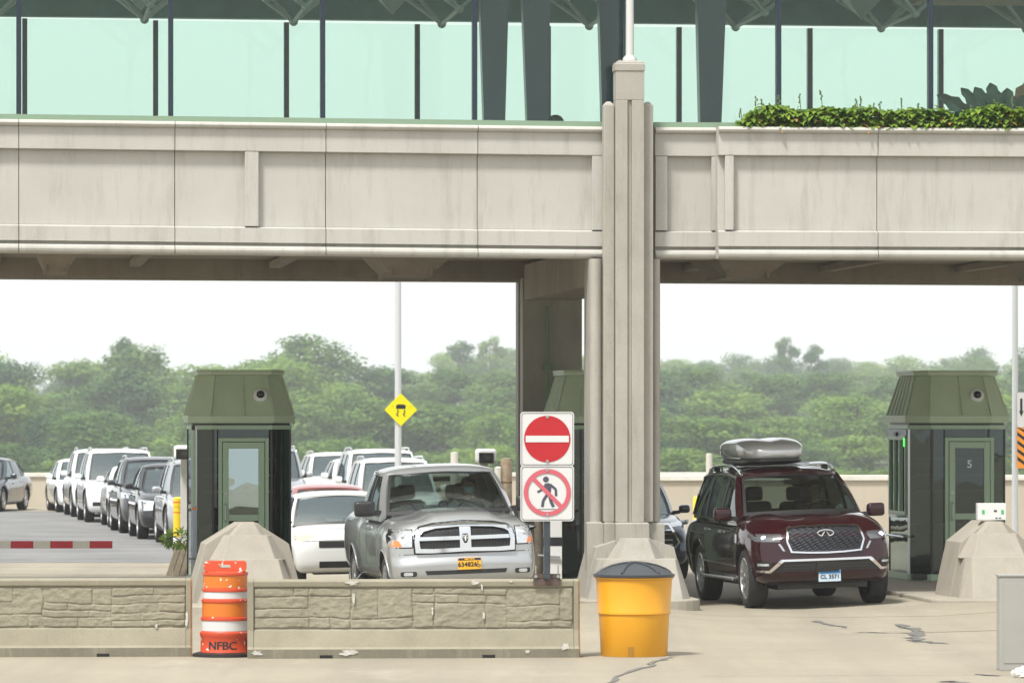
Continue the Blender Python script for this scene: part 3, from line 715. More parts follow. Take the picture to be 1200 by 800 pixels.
def project(bvh, outline, axis, side, thick, name, m, parent, step=0.05, inset=0.012, inner=None, at_x=None, lim=None):
    """lay a shaped plate on the body. axis 'x': outline (y,z) seen from the front/back; 'y': outline (x,z) seen from a side; 'z': (x,y) from above"""
    bm = bmesh.new()
    def pt(p):
        return Vector((0, p[0], p[1])) if axis == 'x' else Vector((p[0], 0, p[1])) if axis == 'y' else Vector((p[0], p[1], 0))
    if inner is None:
        bm.faces.new([bm.verts.new(pt(p)) for p in outline])
    else:
        A = [bm.verts.new(pt(p)) for p in outline]; B = [bm.verts.new(pt(p)) for p in inner]; k = len(A)
        for i in range(k): bm.faces.new([A[i], A[(i+1)%k], B[(i+1)%k], B[i]])
    ax = [a for a in range(3) if a != 'xyz'.index(axis)]
    for a in ax:
        lo = min(v.co[a] for v in bm.verts); hi = max(v.co[a] for v in bm.verts); n = int((hi-lo)/step)
        for i in range(1, n+1):
            co = Vector((0,0,0)); co[a] = lo+(hi-lo)*i/(n+1); no = Vector((0,0,0)); no[a] = 1
            bmesh.ops.bisect_plane(bm, geom=bm.verts[:]+bm.edges[:]+bm.faces[:], plane_co=co, plane_no=no, dist=1e-5)
    bmesh.ops.triangulate(bm, faces=[f for f in bm.faces if len(f.verts) > 4])
    D = Vector((0,0,0)); ai = 'xyz'.index(axis); D[ai] = side
    ok = []
    for v in bm.verts:
        o = v.co.copy(); o[ai] = side*10
        h = bvh.ray_cast(o, -D)
        ok.append(h[0][ai] if h[0] is not None else None)
    vals = [k for k in ok if k is not None]
    if not vals: bm.free(); return None
    fb = sum(vals)/len(vals)
    if lim: 
        mx = max(vals) if side > 0 else min(vals)
    for v, k in zip(bm.verts, ok):
        k = fb if k is None else k
        if lim and abs(k-mx) > lim: k = mx-side*lim
        v.co[ai] = k+side*thick
    r = bmesh.ops.extrude_face_region(bm, geom=bm.faces[:])
    for v in [g_ for g_ in r['geom'] if isinstance(g_, bmesh.types.BMVert)]: v.co[ai] -= side*(thick+inset)
    mb = MB(); mb.bm.free(); mb.bm = bm
    return mb.build(name, m, parent, smooth=True, angle=50)
def rr(x0, x1, y0, y1, r, n=4):
    P = []
    for cx, cy, a0 in ((x1-r, y0+r, -90), (x1-r, y1-r, 0), (x0+r, y1-r, 90), (x0+r, y0+r, 180)):
        for i in range(n+1): a = R(a0+90*i/n); P.append((cx+r*math.cos(a), cy+r*math.sin(a)))
    return P
def shrink(P, d):
    cx = sum(p[0] for p in P)/len(P); cy = sum(p[1] for p in P)/len(P)
    w_ = max(abs(p[0]-cx) for p in P); h_ = max(abs(p[1]-cy) for p in P)
    return [(cx+(p[0]-cx)*(w_-d)/w_, cy+(p[1]-cy)*(h_-d)/h_) for p in P]
_wheels = {}
def wheel(parent, x, y, r, wd, side, spokes=6, detail=True, style=0):
    key = (round(r, 3), wd, spokes, detail, style)
    if key not in _wheels:
        rr_ = r*0.70
        m = MB(); P = [(rr_, -wd/2+0.01), (r*0.86, -wd/2), (r*0.955, -wd/2+0.015), (r*0.995, -wd/2+0.04), (r, 0), (r*0.995, wd/2-0.04), (r*0.955, wd/2-0.015), (r*0.86, wd/2), (rr_, wd/2-0.01), (rr_, -wd/2+0.01)]
        m.lathe(P, 32 if detail else 20, cap=False); mt = m.build('wheel', M_tyre, smooth=True).data
        m = MB(); m.lathe([(rr_-0.002, -wd/2+0.03), (rr_-0.002, wd/2-0.012), (rr_-0.022, wd/2-0.008), (rr_-0.035, wd/2-0.03), (rr_-0.04, -wd/2+0.03)], 32, cap=False)
        for i in range(spokes):
            a = 2*math.pi*i/spokes
            for da in ((-0.09, 0.09) if style else (0,)):
                c, s_ = math.cos(a+da), math.sin(a+da); cw, sw = math.cos(a+da*2.6), math.sin(a+da*2.6)
                t0, t1 = 0.03, 0.022 if style else 0.035
                m.hull([Vector((c*0.05-s_*t0, s_*0.05+c*t0, z)) for z in (wd/2-0.05, wd/2-0.02)]+[Vector((c*0.05+s_*t0, s_*0.05-c*t0, z)) for z in (wd/2-0.05, wd/2-0.02)]
                       +[Vector((cw*(rr_-0.02)-sw*t1, sw*(rr_-0.02)+cw*t1, z)) for z in (wd/2-0.045, wd/2-0.018)]+[Vector((cw*(rr_-0.02)+sw*t1, sw*(rr_-0.02)-cw*t1, z)) for z in (wd/2-0.045, wd/2-0.018)])
        m.lathe([(0.075, wd/2-0.05), (0.075, wd/2-0.02), (0.05, wd/2-0.008), (0.03, wd/2-0.006)], 16)
        mr = m.build('rim', M_alloy, smooth=True).data
        m = MB(); m.lathe([(rr_-0.03, -wd/2+0.06), (rr_-0.03, -wd/2+0.075)], 24); md = m.build('brake_disc', M_trim).data
        for d in (mt, mr, md):
            for o in [o for o in bpy.data.objects if o.data == d]: bpy.data.objects.remove(o)
        _wheels[key] = (mt, mr, md)
    mt, mr, md = _wheels[key]
    o = bpy.data.objects.new('wheel', mt); COL.objects.link(o); o.parent = parent; o.location = (x, y, r); o.rotation_euler = (R(-90*side), 0, 0)
    c = bpy.data.objects.new('rim', mr); COL.objects.link(c); c.parent = o
    c = bpy.data.objects.new('brake_disc', md); COL.objects.link(c); c.parent = o
def place_car(t, X, Y, yaw, L, wb, xf, trk):
    """stand the car on the paving: front centre at (X,Y), heading toward the camera turned yaw degrees to the right"""
    th = R(yaw); fwd = Vector((math.sin(th), -math.cos(th), 0)); lf = Vector((math.cos(th), math.sin(th), 0))
    c = Vector((X, Y, 0))-fwd*(L/2)
    P = [c+fwd*a+lf*b for a, b in ((xf, trk), (xf, -trk), (xf-wb, trk), (xf-wb, -trk))]
    z = [gz(p.x, p.y) for p in P]
    fz = (z[0]+z[1])/2; rz_ = (z[2]+z[3])/2; lz = (z[0]+z[2])/2; rgz = (z[1]+z[3])/2
    F = (fwd+Vector((0, 0, (fz-rz_)/wb))).normalized(); Lv = (lf+Vector((0, 0, (lz-rgz)/(2*trk)))); U = F.cross(Lv).normalized(); Lv = U.cross(F).normalized()
    m = Matrix((F, Lv, U)).transposed().to_4x4()
    hz = rz_+(fz-rz_)*((0-(xf-wb))/wb)
    m.translation = Vector((c.x, c.y, hz)); t.matrix_world = m; return m
def car(sp, label, X, Y, yaw, name='parked_car', cat='car', group=None, front=None):
    L, W, H = sp['L'], sp['W'], sp['H']; hx, hw = L/2, W/2; r = sp['wr']; wb = sp['wb']; xf = hx-sp['fo']
    t = thing(name, label, cat, (0, 0, 0), 0, group)
    mp = sp['paint']; det = sp.get('detail', True)
    bm, bvh = car_shell(sp)
    mb = MB(); mb.bm.free(); mb.bm = bm
    body = mb.build('body', [mp], t, smooth=True, angle=60)
    # wheel arches
    cut = MB(); R_ = r+sp.get('arch', 0.055)
    for xa in (xf, xf-wb):
        for s in (-1, 1):
            cut.cyl((xa, s*(hw-0.34), r+0.01), (xa, s*(hw+0.3), r+0.01), R_, n=32)
            cut.box(xa-R_, xa+R_, s*(hw-0.34) if s > 0 else -(hw+0.3), (hw+0.3) if s > 0 else -(hw-0.34), -0.5, r+0.01)
    # the boolean is applied per cutter so overlapping solids stay clean
    cut.bm.free(); me0 = body.data
    cm = bmesh.new()
    for xa in (xf, xf-wb):
        for s in (-1, 1):
            y0, y1 = (s*(hw-0.34), s*(hw+0.3)); P = [(xa+R_, -0.5)]+[(xa+R_*math.cos(R(a)), r+0.01+R_*math.sin(R(a))) for a in range(0, 181, 9)]+[(xa-R_, -0.5)]
            A = [cm.verts.new((p[0], y0, p[1])) for p in P]; B = [cm.verts.new((p[0], y1, p[1])) for p in P]; k = len(P)
            cm.faces.new(A); cm.faces.new(B[::-1])
            for i in range(k): cm.faces.new([A[i], B[i], B[(i+1)%k], A[(i+1)%k]])
    bmesh.ops.recalc_face_normals(cm, faces=cm.faces[:])
    cme = bpy.data.meshes.new('cut'); cm.to_mesh(cme); cm.free(); cme.materials.append(M_trim)
    co = bpy.data.objects.new('cut', cme); COL.objects.link(co)
    md = body.modifiers.new('b', 'BOOLEAN'); md.object = co; md.operation = 'DIFFERENCE'; md.solver = 'EXACT'; md.material_mode = 'TRANSFER'
    bpy.context.view_layer.update()
    nm = bpy.data.meshes.new_from_object(body.evaluated_get(bpy.context.evaluated_depsgraph_get()))
    body.modifiers.clear()
    if len(nm.polygons) > 100: body.data = nm; nm.name = 'body'
    bpy.data.objects.remove(co)
    for s in (-1, 1):
        for xa in (xf, xf-wb):
            wheel(t, xa, s*(hw-sp.get('ww', 0.24)/2-0.025), r, sp.get('ww', 0.24), s, sp.get('spokes', 6), det, sp.get('wstyle', 0))
            if sp.get('flare'):
                m = MB(); pts = [(xa+(R_+0.012)*math.cos(R(a)), 0, r+0.01+(R_+0.012)*math.sin(R(a))) for a in range(-12, 193, 10)]
                P2 = []
                for p in pts:
                    h = bvh.ray_cast(Vector((p[0], s*5, p[2])), Vector((0, -s, 0))); yy = h[0].y if h[0] is not None else s*(hw-0.02)
                    P2.append((p[0], yy, p[2]))
                m.tube(P2, sp['flare'], 6); m.build('arch_moulding', sp.get('flare_mat', mp), t, smooth=True)
    # ---- greenhouse
    G = sp['gh']
    zr = G['zroof']; zbl = G['zbelt']
    FB = lambda u: Vector((G['xc']-G['bow']*u*u, u*G['ywb'], G['zc']-0.02*u*u)); FT = lambda u: Vector((G['xh']-G['bowt']*u*u, u*G['ywt'], cr(zr, G['xh'])-0.035*u*u-G.get('hdr', 0.02)))
    RB = lambda u: Vector((G['xrb']+G.get('bowr', 0.1)*u*u, u*G['yrb'], G['zrb'])); RT = lambda u: Vector((G['xrt']+G.get('bowr', 0.1)*u*u, u*G['yrt'], cr(zr, G['xrt'])-0.035*u*u-0.02))
    wbf = lambda x: cr(G['wb'], x); wtf = lambda x: cr(G['wt'], x)
    SB = lambda x, s: Vector((x, s*wbf(x), cr(zbl, x))); ST = lambda x, s: Vector((x, s*wtf(x), cr(zr, x)-0.055))
    def S(pb, pt, v, out, b=0.02):
        return pb.lerp(pt, v)+out*b*4*v*(1-v)
    def quadsurf(mb, fb, ft, a0, a1, v0, v1, out, off, th, nu=6, nv=5, b=0.02):
        g_ = []
        for i in range(nu+1):
            a = a0+(a1-a0)*i/nu
            g_.append([S(fb(a), ft(a), v0+(v1-v0)*j/nv, out, b)+out*off for j in range(nv+1)])
        F_ = [[mb.bm.verts.new(p) for p in row] for row in g_]; K = [[mb.bm.verts.new(p-out*th) for p in row] for row in g_]
        for A, rev in ((F_, 0), (K, 1)):
            for i in range(nu):
                for j in range(nv): mb._f([A[i][j], A[i+1][j], A[i+1][j+1], A[i][j+1]])
        for i in range(nu): mb._f([F_[i][0], F_[i+1][0], K[i+1][0], K[i][0]]); mb._f([F_[i][nv], F_[i+1][nv], K[i+1][nv], K[i][nv]])
        for j in range(nv): mb._f([F_[0][j], F_[0][j+1], K[0][j+1], K[0][j]]); mb._f([F_[nu][j], F_[nu][j+1], K[nu][j+1], K[nu][j]])
    fo_ = (FB(0)-FT(0)).cross(Vector((0, 1, 0))).normalized(); fo_ = fo_ if fo_.x > 0 else -fo_
    ro_ = (RB(0)-RT(0)).cross(Vector((0, 1, 0))).normalized(); ro_ = ro_ if ro_.x < 0 else -ro_
    gm = sp.get('glass', M_cgl)
    m = MB(); quadsurf(m, FB, FT, -0.97, 0.97, -0.02, 0.965, fo_, 0, 0.006, 14, 6, 0.03); m.build('windshield', gm, t, smooth=True)
    m = MB(); quadsurf(m, FB, FT, -1, 1, 0.955, 1.0, fo_, 0.004, 0.015, 14, 1, 0.03); quadsurf(m, FB, FT, -1, -0.955, -0.03, 1.0, fo_, 0.004, 0.015, 1, 6, 0.03); quadsurf(m, FB, FT, 0.955, 1, -0.03, 1.0, fo_, 0.004, 0.015, 1, 6, 0.03); quadsurf(m, FB, FT, -1, 1, -0.06, 0.015, fo_, 0.004, 0.02, 14, 1, 0.03)
    m.build('windshield_surround', M_trim, t, smooth=True)
    m = MB(); quadsurf(m, RB, RT, -0.88, 0.88, 0.08, 0.90, ro_, -0.004, 0.006, 8, 5); m.build('rear_window', sp.get('rglass', gm), t, smooth=True)
    m = MB()
    quadsurf(m, RB, RT, -1, 1, 0.895, 1.0, ro_, 0, 0.03, 8, 1); quadsurf(m, RB, RT, -1, 1, -0.05, 0.085, ro_, 0, 0.03, 8, 1); quadsurf(m, RB, RT, -1, -0.875, 0, 1.0, ro_, 0, 0.03, 1, 5); quadsurf(m, RB, RT, 0.875, 1, 0, 1.0, ro_, 0, 0.03, 1, 5)
    m.build('rear_frame', mp, t, smooth=True)
    wins = G['wins']
    for s in (-1, 1):
        out = Vector((0, s, 0.25)).normalized()
        m = MB()
        # A pillar between windscreen edge and first side window
        fb = lambda a: FB(s).lerp(SB(wins[0][0], s), a); ft = lambda a: FT(s).lerp(ST(wins[0][2], s), a)
        od = (out+fo_*0.6).normalized()
        quadsurf(m, fb, ft, 0, 1, -0.05, 1.0, od, 0.004, 0.03, 3, 6, 0.028)
        # side pillars, sills and rails
        for i, (xb0, xb1, xt0, xt1) in enumerate(wins):
            fb = lambda a: SB(xb0+(xb1-xb0)*a, s); ft = lambda a: ST(xt0+(xt1-xt0)*a, s)
            quadsurf(m, fb, ft, 0, 1, -0.06, 0.04, out, 0.004, 0.03, 4, 1); quadsurf(m, fb, ft, 0, 1, 0.93, 1.02, out, 0.004, 0.03, 4, 1)
            if i+1 < len(wins):
                nb = wins[i+1]; fb2 = lambda a: SB(xb1+(nb[0]-xb1)*a, s); ft2 = lambda a: ST(xt1+(nb[2]-xt1)*a, s)
                if G.get('black_b', True):
                    mm = MB(); quadsurf(mm, fb2, ft2, 0, 1, 0.0, 0.97, out, 0.003, 0.03, 1, 5); mm.build('door_pillar', M_trim, t, smooth=True)
                else: quadsurf(m, fb2, ft2, 0, 1, 0.0, 1.0, out, 0.004, 0.03, 1, 5)
        lw = wins[-1]
        fb = lambda a: SB(lw[1], s).lerp(RB(s), a); ft = lambda a: ST(lw[3], s).lerp(RT(s), a)
        quadsurf(m, fb, ft, 0, 1, -0.05, 1.0, (out+ro_*0.4).normalized(), 0.004, 0.03, 4, 5, 0.03)
        m.build('pillar_frame', mp, t, smooth=True)
        for i, (xb0, xb1, xt0, xt1) in enumerate(wins):
            fb = lambda a: SB(xb0+(xb1-xb0)*a, s); ft = lambda a: ST(xt0+(xt1-xt0)*a, s)
            m = MB(); quadsurf(m, fb, ft, 0, 1, 0.035, 0.935, out, -0.006, 0.005, 4, 5); m.build('side_window', sp['sglass'][min(i, len(sp['sglass'])-1)], t, smooth=True)
        if G.get('chrome'):
            m = MB(); pts = [SB(wins[0][0]-0.02, s)+Vector((0, s*0.012, 0.01))]
            n = 10
            for k in range(n+1): x = wins[0][0]+(lw[1]-wins[0][0])*k/n; pts.append(SB(x, s)+Vector((0, s*0.014, 0.012)))
            tp = [ST(lw[3]+(wins[0][2]-lw[3])*k/n, s)+Vector((0, s*0.014, -0.015)) for k in range(n+1)]
            m.tube(pts+[S(SB(lw[1], s), ST(lw[3], s), 0.5, out)+Vector((0, s*0.012, 0))]+tp, 0.011, 6); m.build('window_trim', M_chrome, t, smooth=True)
    # roof
    m = MB(); wt0 = wins[0][2]; lwx = wins[-1][3]
    def roof(a, b, off=0.0):
        u = b*2-1
        xfr = G['xh']-G['bowt']*u*u if abs(u) < 1 else G['xh']-G['bowt']; xfr = G['xh']+0.012-(G['xh']-wt0+0.0)*abs(u)**3; xrr = G['xrt']-0.02+G.get('bowr', 0.1)*u*u
        x = xrr+(xfr-xrr)*a; uu = math.sin(u*math.pi/2)*0.25+u*0.75
        z = cr(zr, x)-0.055*abs(uu)**5-0.02*(1-0)*0+G.get('rcrown', 0.025)*(1-uu*uu)-0.0
        if a > 0.93: z -= G.get('hdr', 0.02)*((a-0.93)/0.07)**2
        if a < 0.07: z -= 0.02*((0.07-a)/0.07)**2
        return (x, uu*(wtf(x)+0.012), z-off)
    nu, nv = 20, 18
    T_ = [[m.bm.verts.new(roof(i/nu, j/nv)) for j in range(nv+1)] for i in range(nu+1)]; B_ = [[m.bm.verts.new(roof(i/nu, j/nv, 0.05 if 0 < j < nv else 0.02)) for j in range(nv+1)] for i in range(nu+1)]
    for A in (T_, B_):
        for i in range(nu):
            for j in range(nv): m._f([A[i][j], A[i+1][j], A[i+1][j+1], A[i][j+1]])
    for i in range(nu): m._f([T_[i][0], T_[i+1][0], B_[i+1][0], B_[i][0]]); m._f([T_[i][nv], T_[i+1][nv], B_[i+1][nv], B_[i][nv]])
    for j in range(nv): m._f([T_[0][j], T_[0][j+1], B_[0][j+1], B_[0][j]]); m._f([T_[nu][j], T_[nu][j+1], B_[nu][j+1], B_[nu][j]])
    m.build('roof', sp.get('roof_paint', mp), t, smooth=True, angle=50)
    if sp.get('rails'):
        for s in (-1, 1):
            m = MB(); x0, x1 = sp['rails']; pts = []
            for k in range(13):
                x = x0+(x1-x0)*k/12; e = min(1, min(k, 12-k)/1.6); pts.append((x, s*(wtf(x)-0.06), cr(zr, x)-0.03+0.075*e))
            m.tube(pts, 0.020, 8)
            for k in (1, 6, 11): x = x0+(x1-x0)*k/12; m.hull([(x+dx, s*(wtf(x)-0.06)+dy, cr(zr, x)-0.05+dz) for dx in (-0.06, 0.06) for dy in (-0.015, 0.015) for dz in (0, 0.085)])
            m.build('roof_rail', sp.get('rail_mat', M_chrome), t, smooth=True)
    # mirrors
    for s in (-1, 1):
        mx, mz = G['mir']; ms = sp.get('mscale', 0.9); yb = wbf(mx)
        m = MB(); m.rbox((mx, s*(yb+0.19), mz), (0.075, 0.115*ms, 0.085*ms), 0.05)
        mo = m.build('mirror', sp.get('mirror_mat', mp), t, smooth=True)
        m = MB(); m.hull([(mx+dx, s*(yb+yy), mz+dz) for dx in (-0.04, 0.04) for yy, dz in ((-0.03, -0.10), (-0.03, -0.03), (0.12, -0.075), (0.12, -0.02))]); m.build('mirror_arm', M_trim, mo)
    # cabin
    fl = G['zfloor']; zs = cr(zbl, 0); x1 = G['xc']-0.25
    m = MB(); m.box(G['xrb']+0.12, x1, -hw+0.25, hw-0.25, fl, fl+0.03); m.build('cabin_floor', M_cabin, t)
    m = MB(); m.hull([(G['xc']-0.12, y, z) for y in (-G['ywb']+0.06, G['ywb']-0.06) for z in (G['zc']-0.10, G['zc']-0.05)]+[(G['xc']-0.62, y, z) for y in (-G['ywb']+0.06, G['ywb']-0.06) for z in (G['zc']-0.35, G['zc']-0.015)]); m.build('dashboard', M_cabin, t, bevel=0.02)
    rows = sp.get('rows', 2); xs0 = G.get('xseat', G['xc']-1.45)
    for k in range(rows):
        for s in (-1, 1):
            xs_ = xs0-0.95*k; y = s*0.40; zt = G.get('zseat', 1.25)-0.04*k
            m = MB(); m.rbox((xs_-0.05, y, zt-0.32), (0.07, 0.24, 0.36), 0.07, Matrix.Identity(4)); so_ = m.build('seat', M_seat, t, smooth=True)
            m = MB(); m.rbox((xs_-0.09, y, zt+0.15), (0.05, 0.125, 0.10), 0.05); m.tube([(xs_-0.09, y-0.05, zt), (xs_-0.09, y-0.05, zt+0.1)], 0.01); m.build('headrest', M_seat, so_, smooth=True)
    m = MB(); xw, zw = G['xc']-0.78, G['zc']-0.03; pts = [(xw+0.10*math.sin(R(a))*1.0-0.0, 0.40+0.185*math.cos(R(a)), zw+0.155*math.sin(R(a))) for a in range(0, 361, 20)]; m.tube(pts, 0.015, 6); m.tube([(xw, 0.22, zw), (xw, 0.58, zw)], 0.02, 6); m.build('steering_wheel', M_trim, t, smooth=True)
    m = MB(); m.rbox((G['xh']+0.10, 0, cr(zr, G['xh'])-0.14), (0.02, 0.12, 0.035), 0.02); m.build('rear_view_mirror', M_trim, t, smooth=True)
    # door seams and handles
    for s in (-1, 1):
        for (xa, xb_) in sp.get('seams', []):
            zt_ = cr(zbl, xa)-0.03; zl = sp['bot'][0][1]+0.12
            project(bvh, [(xa-0.006, zt_), (xa+0.006, zt_), (xb_+0.006, zl), (xb_-0.006, zl)], 'y', s, 0.0015, 'door_gap', M_seam, t, 0.08, 0.01)
        for xh_ in sp.get('handles', []):
            zz = cr(zbl, xh_)-0.14
            project(bvh, rr(xh_-0.11, xh_+0.11, zz-0.02, zz+0.02, 0.018), 'y', s, 0.022, 'door_handle', sp.get('handle_mat', mp), t, 0.06, 0.01)
        if sp.get('step'):
            m = MB(); x0, x1_ = sp['step']; m.box(x0, x1_, s*(hw-0.10)-0.085, s*(hw-0.10)+0.085, 0.36, 0.41, bev=0.015)
            m.build('running_board', M_trim if not sp.get('step_mat') else sp['step_mat'], t)
    # underside
    m = MB(); m.box(-hx+0.5, hx-0.35, -hw+0.38, hw-0.38, sp['under'], sp['bot'][0][1]+0.1); m.build('underbody', M_trim, t)
    if front: front(t, bvh, sp)
    M_ = place_car(t, X, Y, yaw, L, wb, xf, hw-0.15)
    return t, M_

# ---- generic fronts
def face_simple(t, bvh, sp):
    f = sp['face']; hw = sp['W']/2
    if 'grille' in f:
        y, z0, z1 = f['grille']; project(bvh, rr(-y, y, z0, z1, min(0.05, (z1-z0)/2.2)), 'x', 1, 0.006, 'grille', M_trim, t, 0.1, 0.02)
        if f.get('bars'):
            for k in range(f['bars']):
                zz = z0+(z1-z0)*(k+1)/(f['bars']+1); project(bvh, rr(-y+0.02, y-0.02, zz-0.012, zz+0.012, 0.01), 'x', 1, 0.016, 'grille_bar', f.get('barmat', M_chrome), t, 0.15, 0.01)
    if 'lower' in f:
        y, z0, z1 = f['lower']; project(bvh, rr(-y, y, z0, z1, min(0.04, (z1-z0)/2.2)), 'x', 1, 0.006, 'lower_intake', M_trim, t, 0.1, 0.02)
    y0, y1, z0, z1 = f['lamp']
    for s in (-1, 1):
        P = [(s*y0, z0+0.02), (s*y1, z0+0.0), (s*y1, z1), (s*y0, z1-0.03)]
        project(bvh, P, 'x', 1, 0.008, 'headlight', f.get('lampmat', M_lens), t, 0.06, 0.02, lim=0.45)
        if f.get('fog'):
            a, b, c, d = f['fog']; project(bvh, rr(min(s*a, s*b), max(s*a, s*b), c, d, 0.02), 'x', 1, 0.006, 'fog_recess', M_trim, t, 0.06, 0.02, lim=0.4)
    if f.get('plate'):
        z = f['plate']; h = bvh.ray_cast(Vector((10, 0, z)), Vector((-1, 0, 0)))
        m = MB(); m.box(h[0].x-0.01, h[0].x+0.015, -0.155, 0.155, z-0.077, z+0.077, bev=0.006); m.build('number_plate', M_white, t)

def suv_spec(L=4.75, W=1.90, H=1.72, p=None, wb=2.8, fo=0.92, wr=0.36, hood=1.05, belt=1.06, q=1.4, rails=True, gl=None, low=0.24, face=None):
    hx = L/2
    sp = dict(L=L, W=W, H=H, wb=wb, fo=fo, wr=wr, paint=p, q=q, detail=False, under=low-0.02,
        top=[(-hx, belt-0.02), (-hx+0.3, belt+0.0), (0.3, belt), (hx-1.35, hood+0.03), (hx-0.9, hood), (hx-0.35, hood-0.06), (hx, hood-0.16)],
        bot=[(-hx, low+0.12), (-hx+0.5, low), (hx-0.5, low), (hx, low+0.02)],
        wz=[(0, 0.93), (0.25, 0.985), (0.55, 1.0), (0.85, 0.965), (1, 0.93)], wx=[(-hx, 0.93), (-hx+0.8, 1.0), (hx-1.0, 1.0), (hx, 0.93)],
        nose=[(0, 0.06), (0.3, 0.0), (0.6, 0.02), (1, 0.10)], bow=0.16, r=(0.18, 0.10, 0.055), crown=[(-hx, 0.02), (0.3, 0.02), (hx-1.0, 0.04), (hx, 0.05)],
        sglass=[gl or M_cgl3, gl or M_cgl2], rglass=M_cgl2, glass=gl or M_cgl3, rows=2,
        gh=dict(xc=hx-1.28, zc=hood+0.02, bow=0.22, ywb=W/2-0.17, xh=hx-1.98, bowt=0.10, ywt=W/2-0.30, zroof=[(-hx, H-0.14), (-hx+0.8, H-0.03), (0, H), (hx-2.0, H-0.045)], zbelt=[(-hx, belt+0.03), (hx-1.5, belt-0.02)],
                xrb=-hx+0.22, yrb=W/2-0.20, zrb=belt+0.02, xrt=-hx+0.50, yrt=W/2-0.33, wb=[(-hx, W/2-0.14), (0, W/2-0.08), (hx-1.3, W/2-0.12)], wt=[(-hx, W/2-0.30), (0, W/2-0.24), (hx-2, W/2-0.27)],
                wins=[(hx-1.62, 0.02, hx-2.20, 0.0), (-0.06, -0.95, -0.06, -0.88), (-1.05, -1.75, -0.98, -1.5)], mir=(hx-1.72, belt+0.08), zfloor=0.6, zseat=1.2),
        seams=[(hx-1.65, hx-1.65), (-0.02, -0.02), (-1.02, -0.85)], handles=[0.25, -0.75], mscale=0.8)
    if rails: sp['rails'] = (-hx+0.7, hx-2.2)
    sp['face'] = face or dict(grille=(0.42, 0.66, 0.88), bars=2, lower=(0.55, 0.34, 0.46), lamp=(0.52, 0.86, 0.72, 0.87), fog=(0.6, 0.82, 0.42, 0.52), plate=0.5)
    return sp
def sedan_spec(p, L=4.8, W=1.82, H=1.45, **k):
    sp = suv_spec(L, W, H, p, wb=2.75, fo=0.95, wr=0.325, hood=0.93, belt=0.93, rails=False, low=0.18, **k)
    hx = L/2; g = sp['gh']
    sp['top'] = [(-hx, 0.88), (-hx+0.4, 0.98), (-hx+1.0, 0.98), (0, 0.92), (hx-1.3, 0.92), (hx-0.9, 0.88), (hx-0.35, 0.78), (hx, 0.66)]
    g.update(xc=hx-1.15, zc=0.93, xh=hx-2.0, ywt=W/2-0.32, zroof=[(-hx, H-0.35), (-hx+1.0, H-0.09), (-0.1, H), (hx-2.0, H-0.03)], zbelt=[(-hx, 0.98), (hx-1.5, 0.9)], xrb=-hx+0.65, zrb=0.99, xrt=-hx+1.35, yrt=W/2-0.36,
             wins=[(hx-1.55, 0.02, hx-2.2, 0.0), (-0.06, -1.05, -0.06, -0.95), (-1.12, -1.42, -1.02, -1.1)], mir=(hx-1.68, 0.98), zseat=1.02, zfloor=0.4)
    sp['face'] = dict(grille=(0.35, 0.52, 0.66), bars=1, lower=(0.5, 0.26, 0.38), lamp=(0.42, 0.84, 0.56, 0.70), plate=0.42)
    return sp
P_white = paint('paint_white', (0.80,0.81,0.80), 0.0, 0.3); P_black = paint('paint_black', (0.012,0.013,0.016), 0.3); P_grey = paint('paint_dark_grey', (0.05,0.055,0.06), 0.5)
P_silver = paint('paint_silver', (0.42,0.44,0.45), 0.7); P_red = paint('paint_red', (0.34,0.10,0.09), 0.3); P_navy = paint('paint_navy', (0.02,0.03,0.05), 0.4); P_sage = paint('paint_pewter', (0.22,0.24,0.24), 0.6)  # red lightened to hold the pale reflection on the roof
QL = 'cars queuing in the lane left of the left booth'; QR = 'cars queuing behind the silver pickup'
def qcar(spec, label, pxl, s, yaw, group, face=face_simple):
    X = (pxl-600)/s; W = spec['W']; th = R(yaw); car(spec, label, X+W/2*math.cos(th)+0.0, 6000/s, yaw, group=group, front=face)
# left queue, nearest first; pxl is where the near left flank of the nose stands
f_gm = dict(grille=(0.50, 0.62, 0.92), bars=3, lower=(0.6, 0.30, 0.44), lamp=(0.55, 0.90, 0.80, 0.93), plate=0.5)
f_mit = dict(grille=(0.50, 0.50, 0.86), bars=1, lower=(0.6, 0.28, 0.42), lamp=(0.52, 0.88, 0.62, 0.86), plate=0.5)
qcar(suv_spec(4.9, 1.95, 1.74, P_silver, wr=0.40, face=f_gm), 'silver and black utility vehicle nearest the left booth in the left queue', 196, 57.5, 8, QL)
qcar(suv_spec(4.4, 1.82, 1.60, P_black, wb=2.66, face=f_mit, rails=False), 'small black utility vehicle with a chrome nose bar, second in the left queue', 163, 54.6, 8, QL)
qcar(suv_spec(4.7, 1.90, 1.70, P_grey, face=f_gm), 'dark grey utility vehicle third in the left queue, behind the small black one', 142, 52.0, 8.5, QL)
qcar(suv_spec(4.3, 1.76, 1.46, P_white, wb=2.6, wr=0.32, rails=False), 'low white hatchback between two taller vehicles in the left queue', 128, 49.4, 8, QL)
qcar(suv_spec(5.0, 2.0, 1.80, P_white, wr=0.39), 'large white utility vehicle with roof rails, tallest in the left queue', 101, 47.2, 8.5, QL)
qcar(suv_spec(4.8, 1.95, 1.76, P_white, wr=0.38, rails=True), 'white utility vehicle mostly hidden behind the tallest white one in the left queue', 84.5, 44.8, 8.5, QL)
qcar(sedan_spec(P_white), 'white saloon at the far end of the left queue, its whole flank showing', 68, 42.8, 10, QL)
sp = sedan_spec(P_navy, H=1.47); sp['face']['lampmat'] = mat('lit_lamp_far', (0.8,0.8,0.8), 0.3, emit=(1,1,0.95,2.5))
car(sp, 'dark saloon facing left beside the parapet wall at the left edge, headlight lit', (-8-600)/42.6-0.8, 141, -7.5, group=None, front=face_simple)

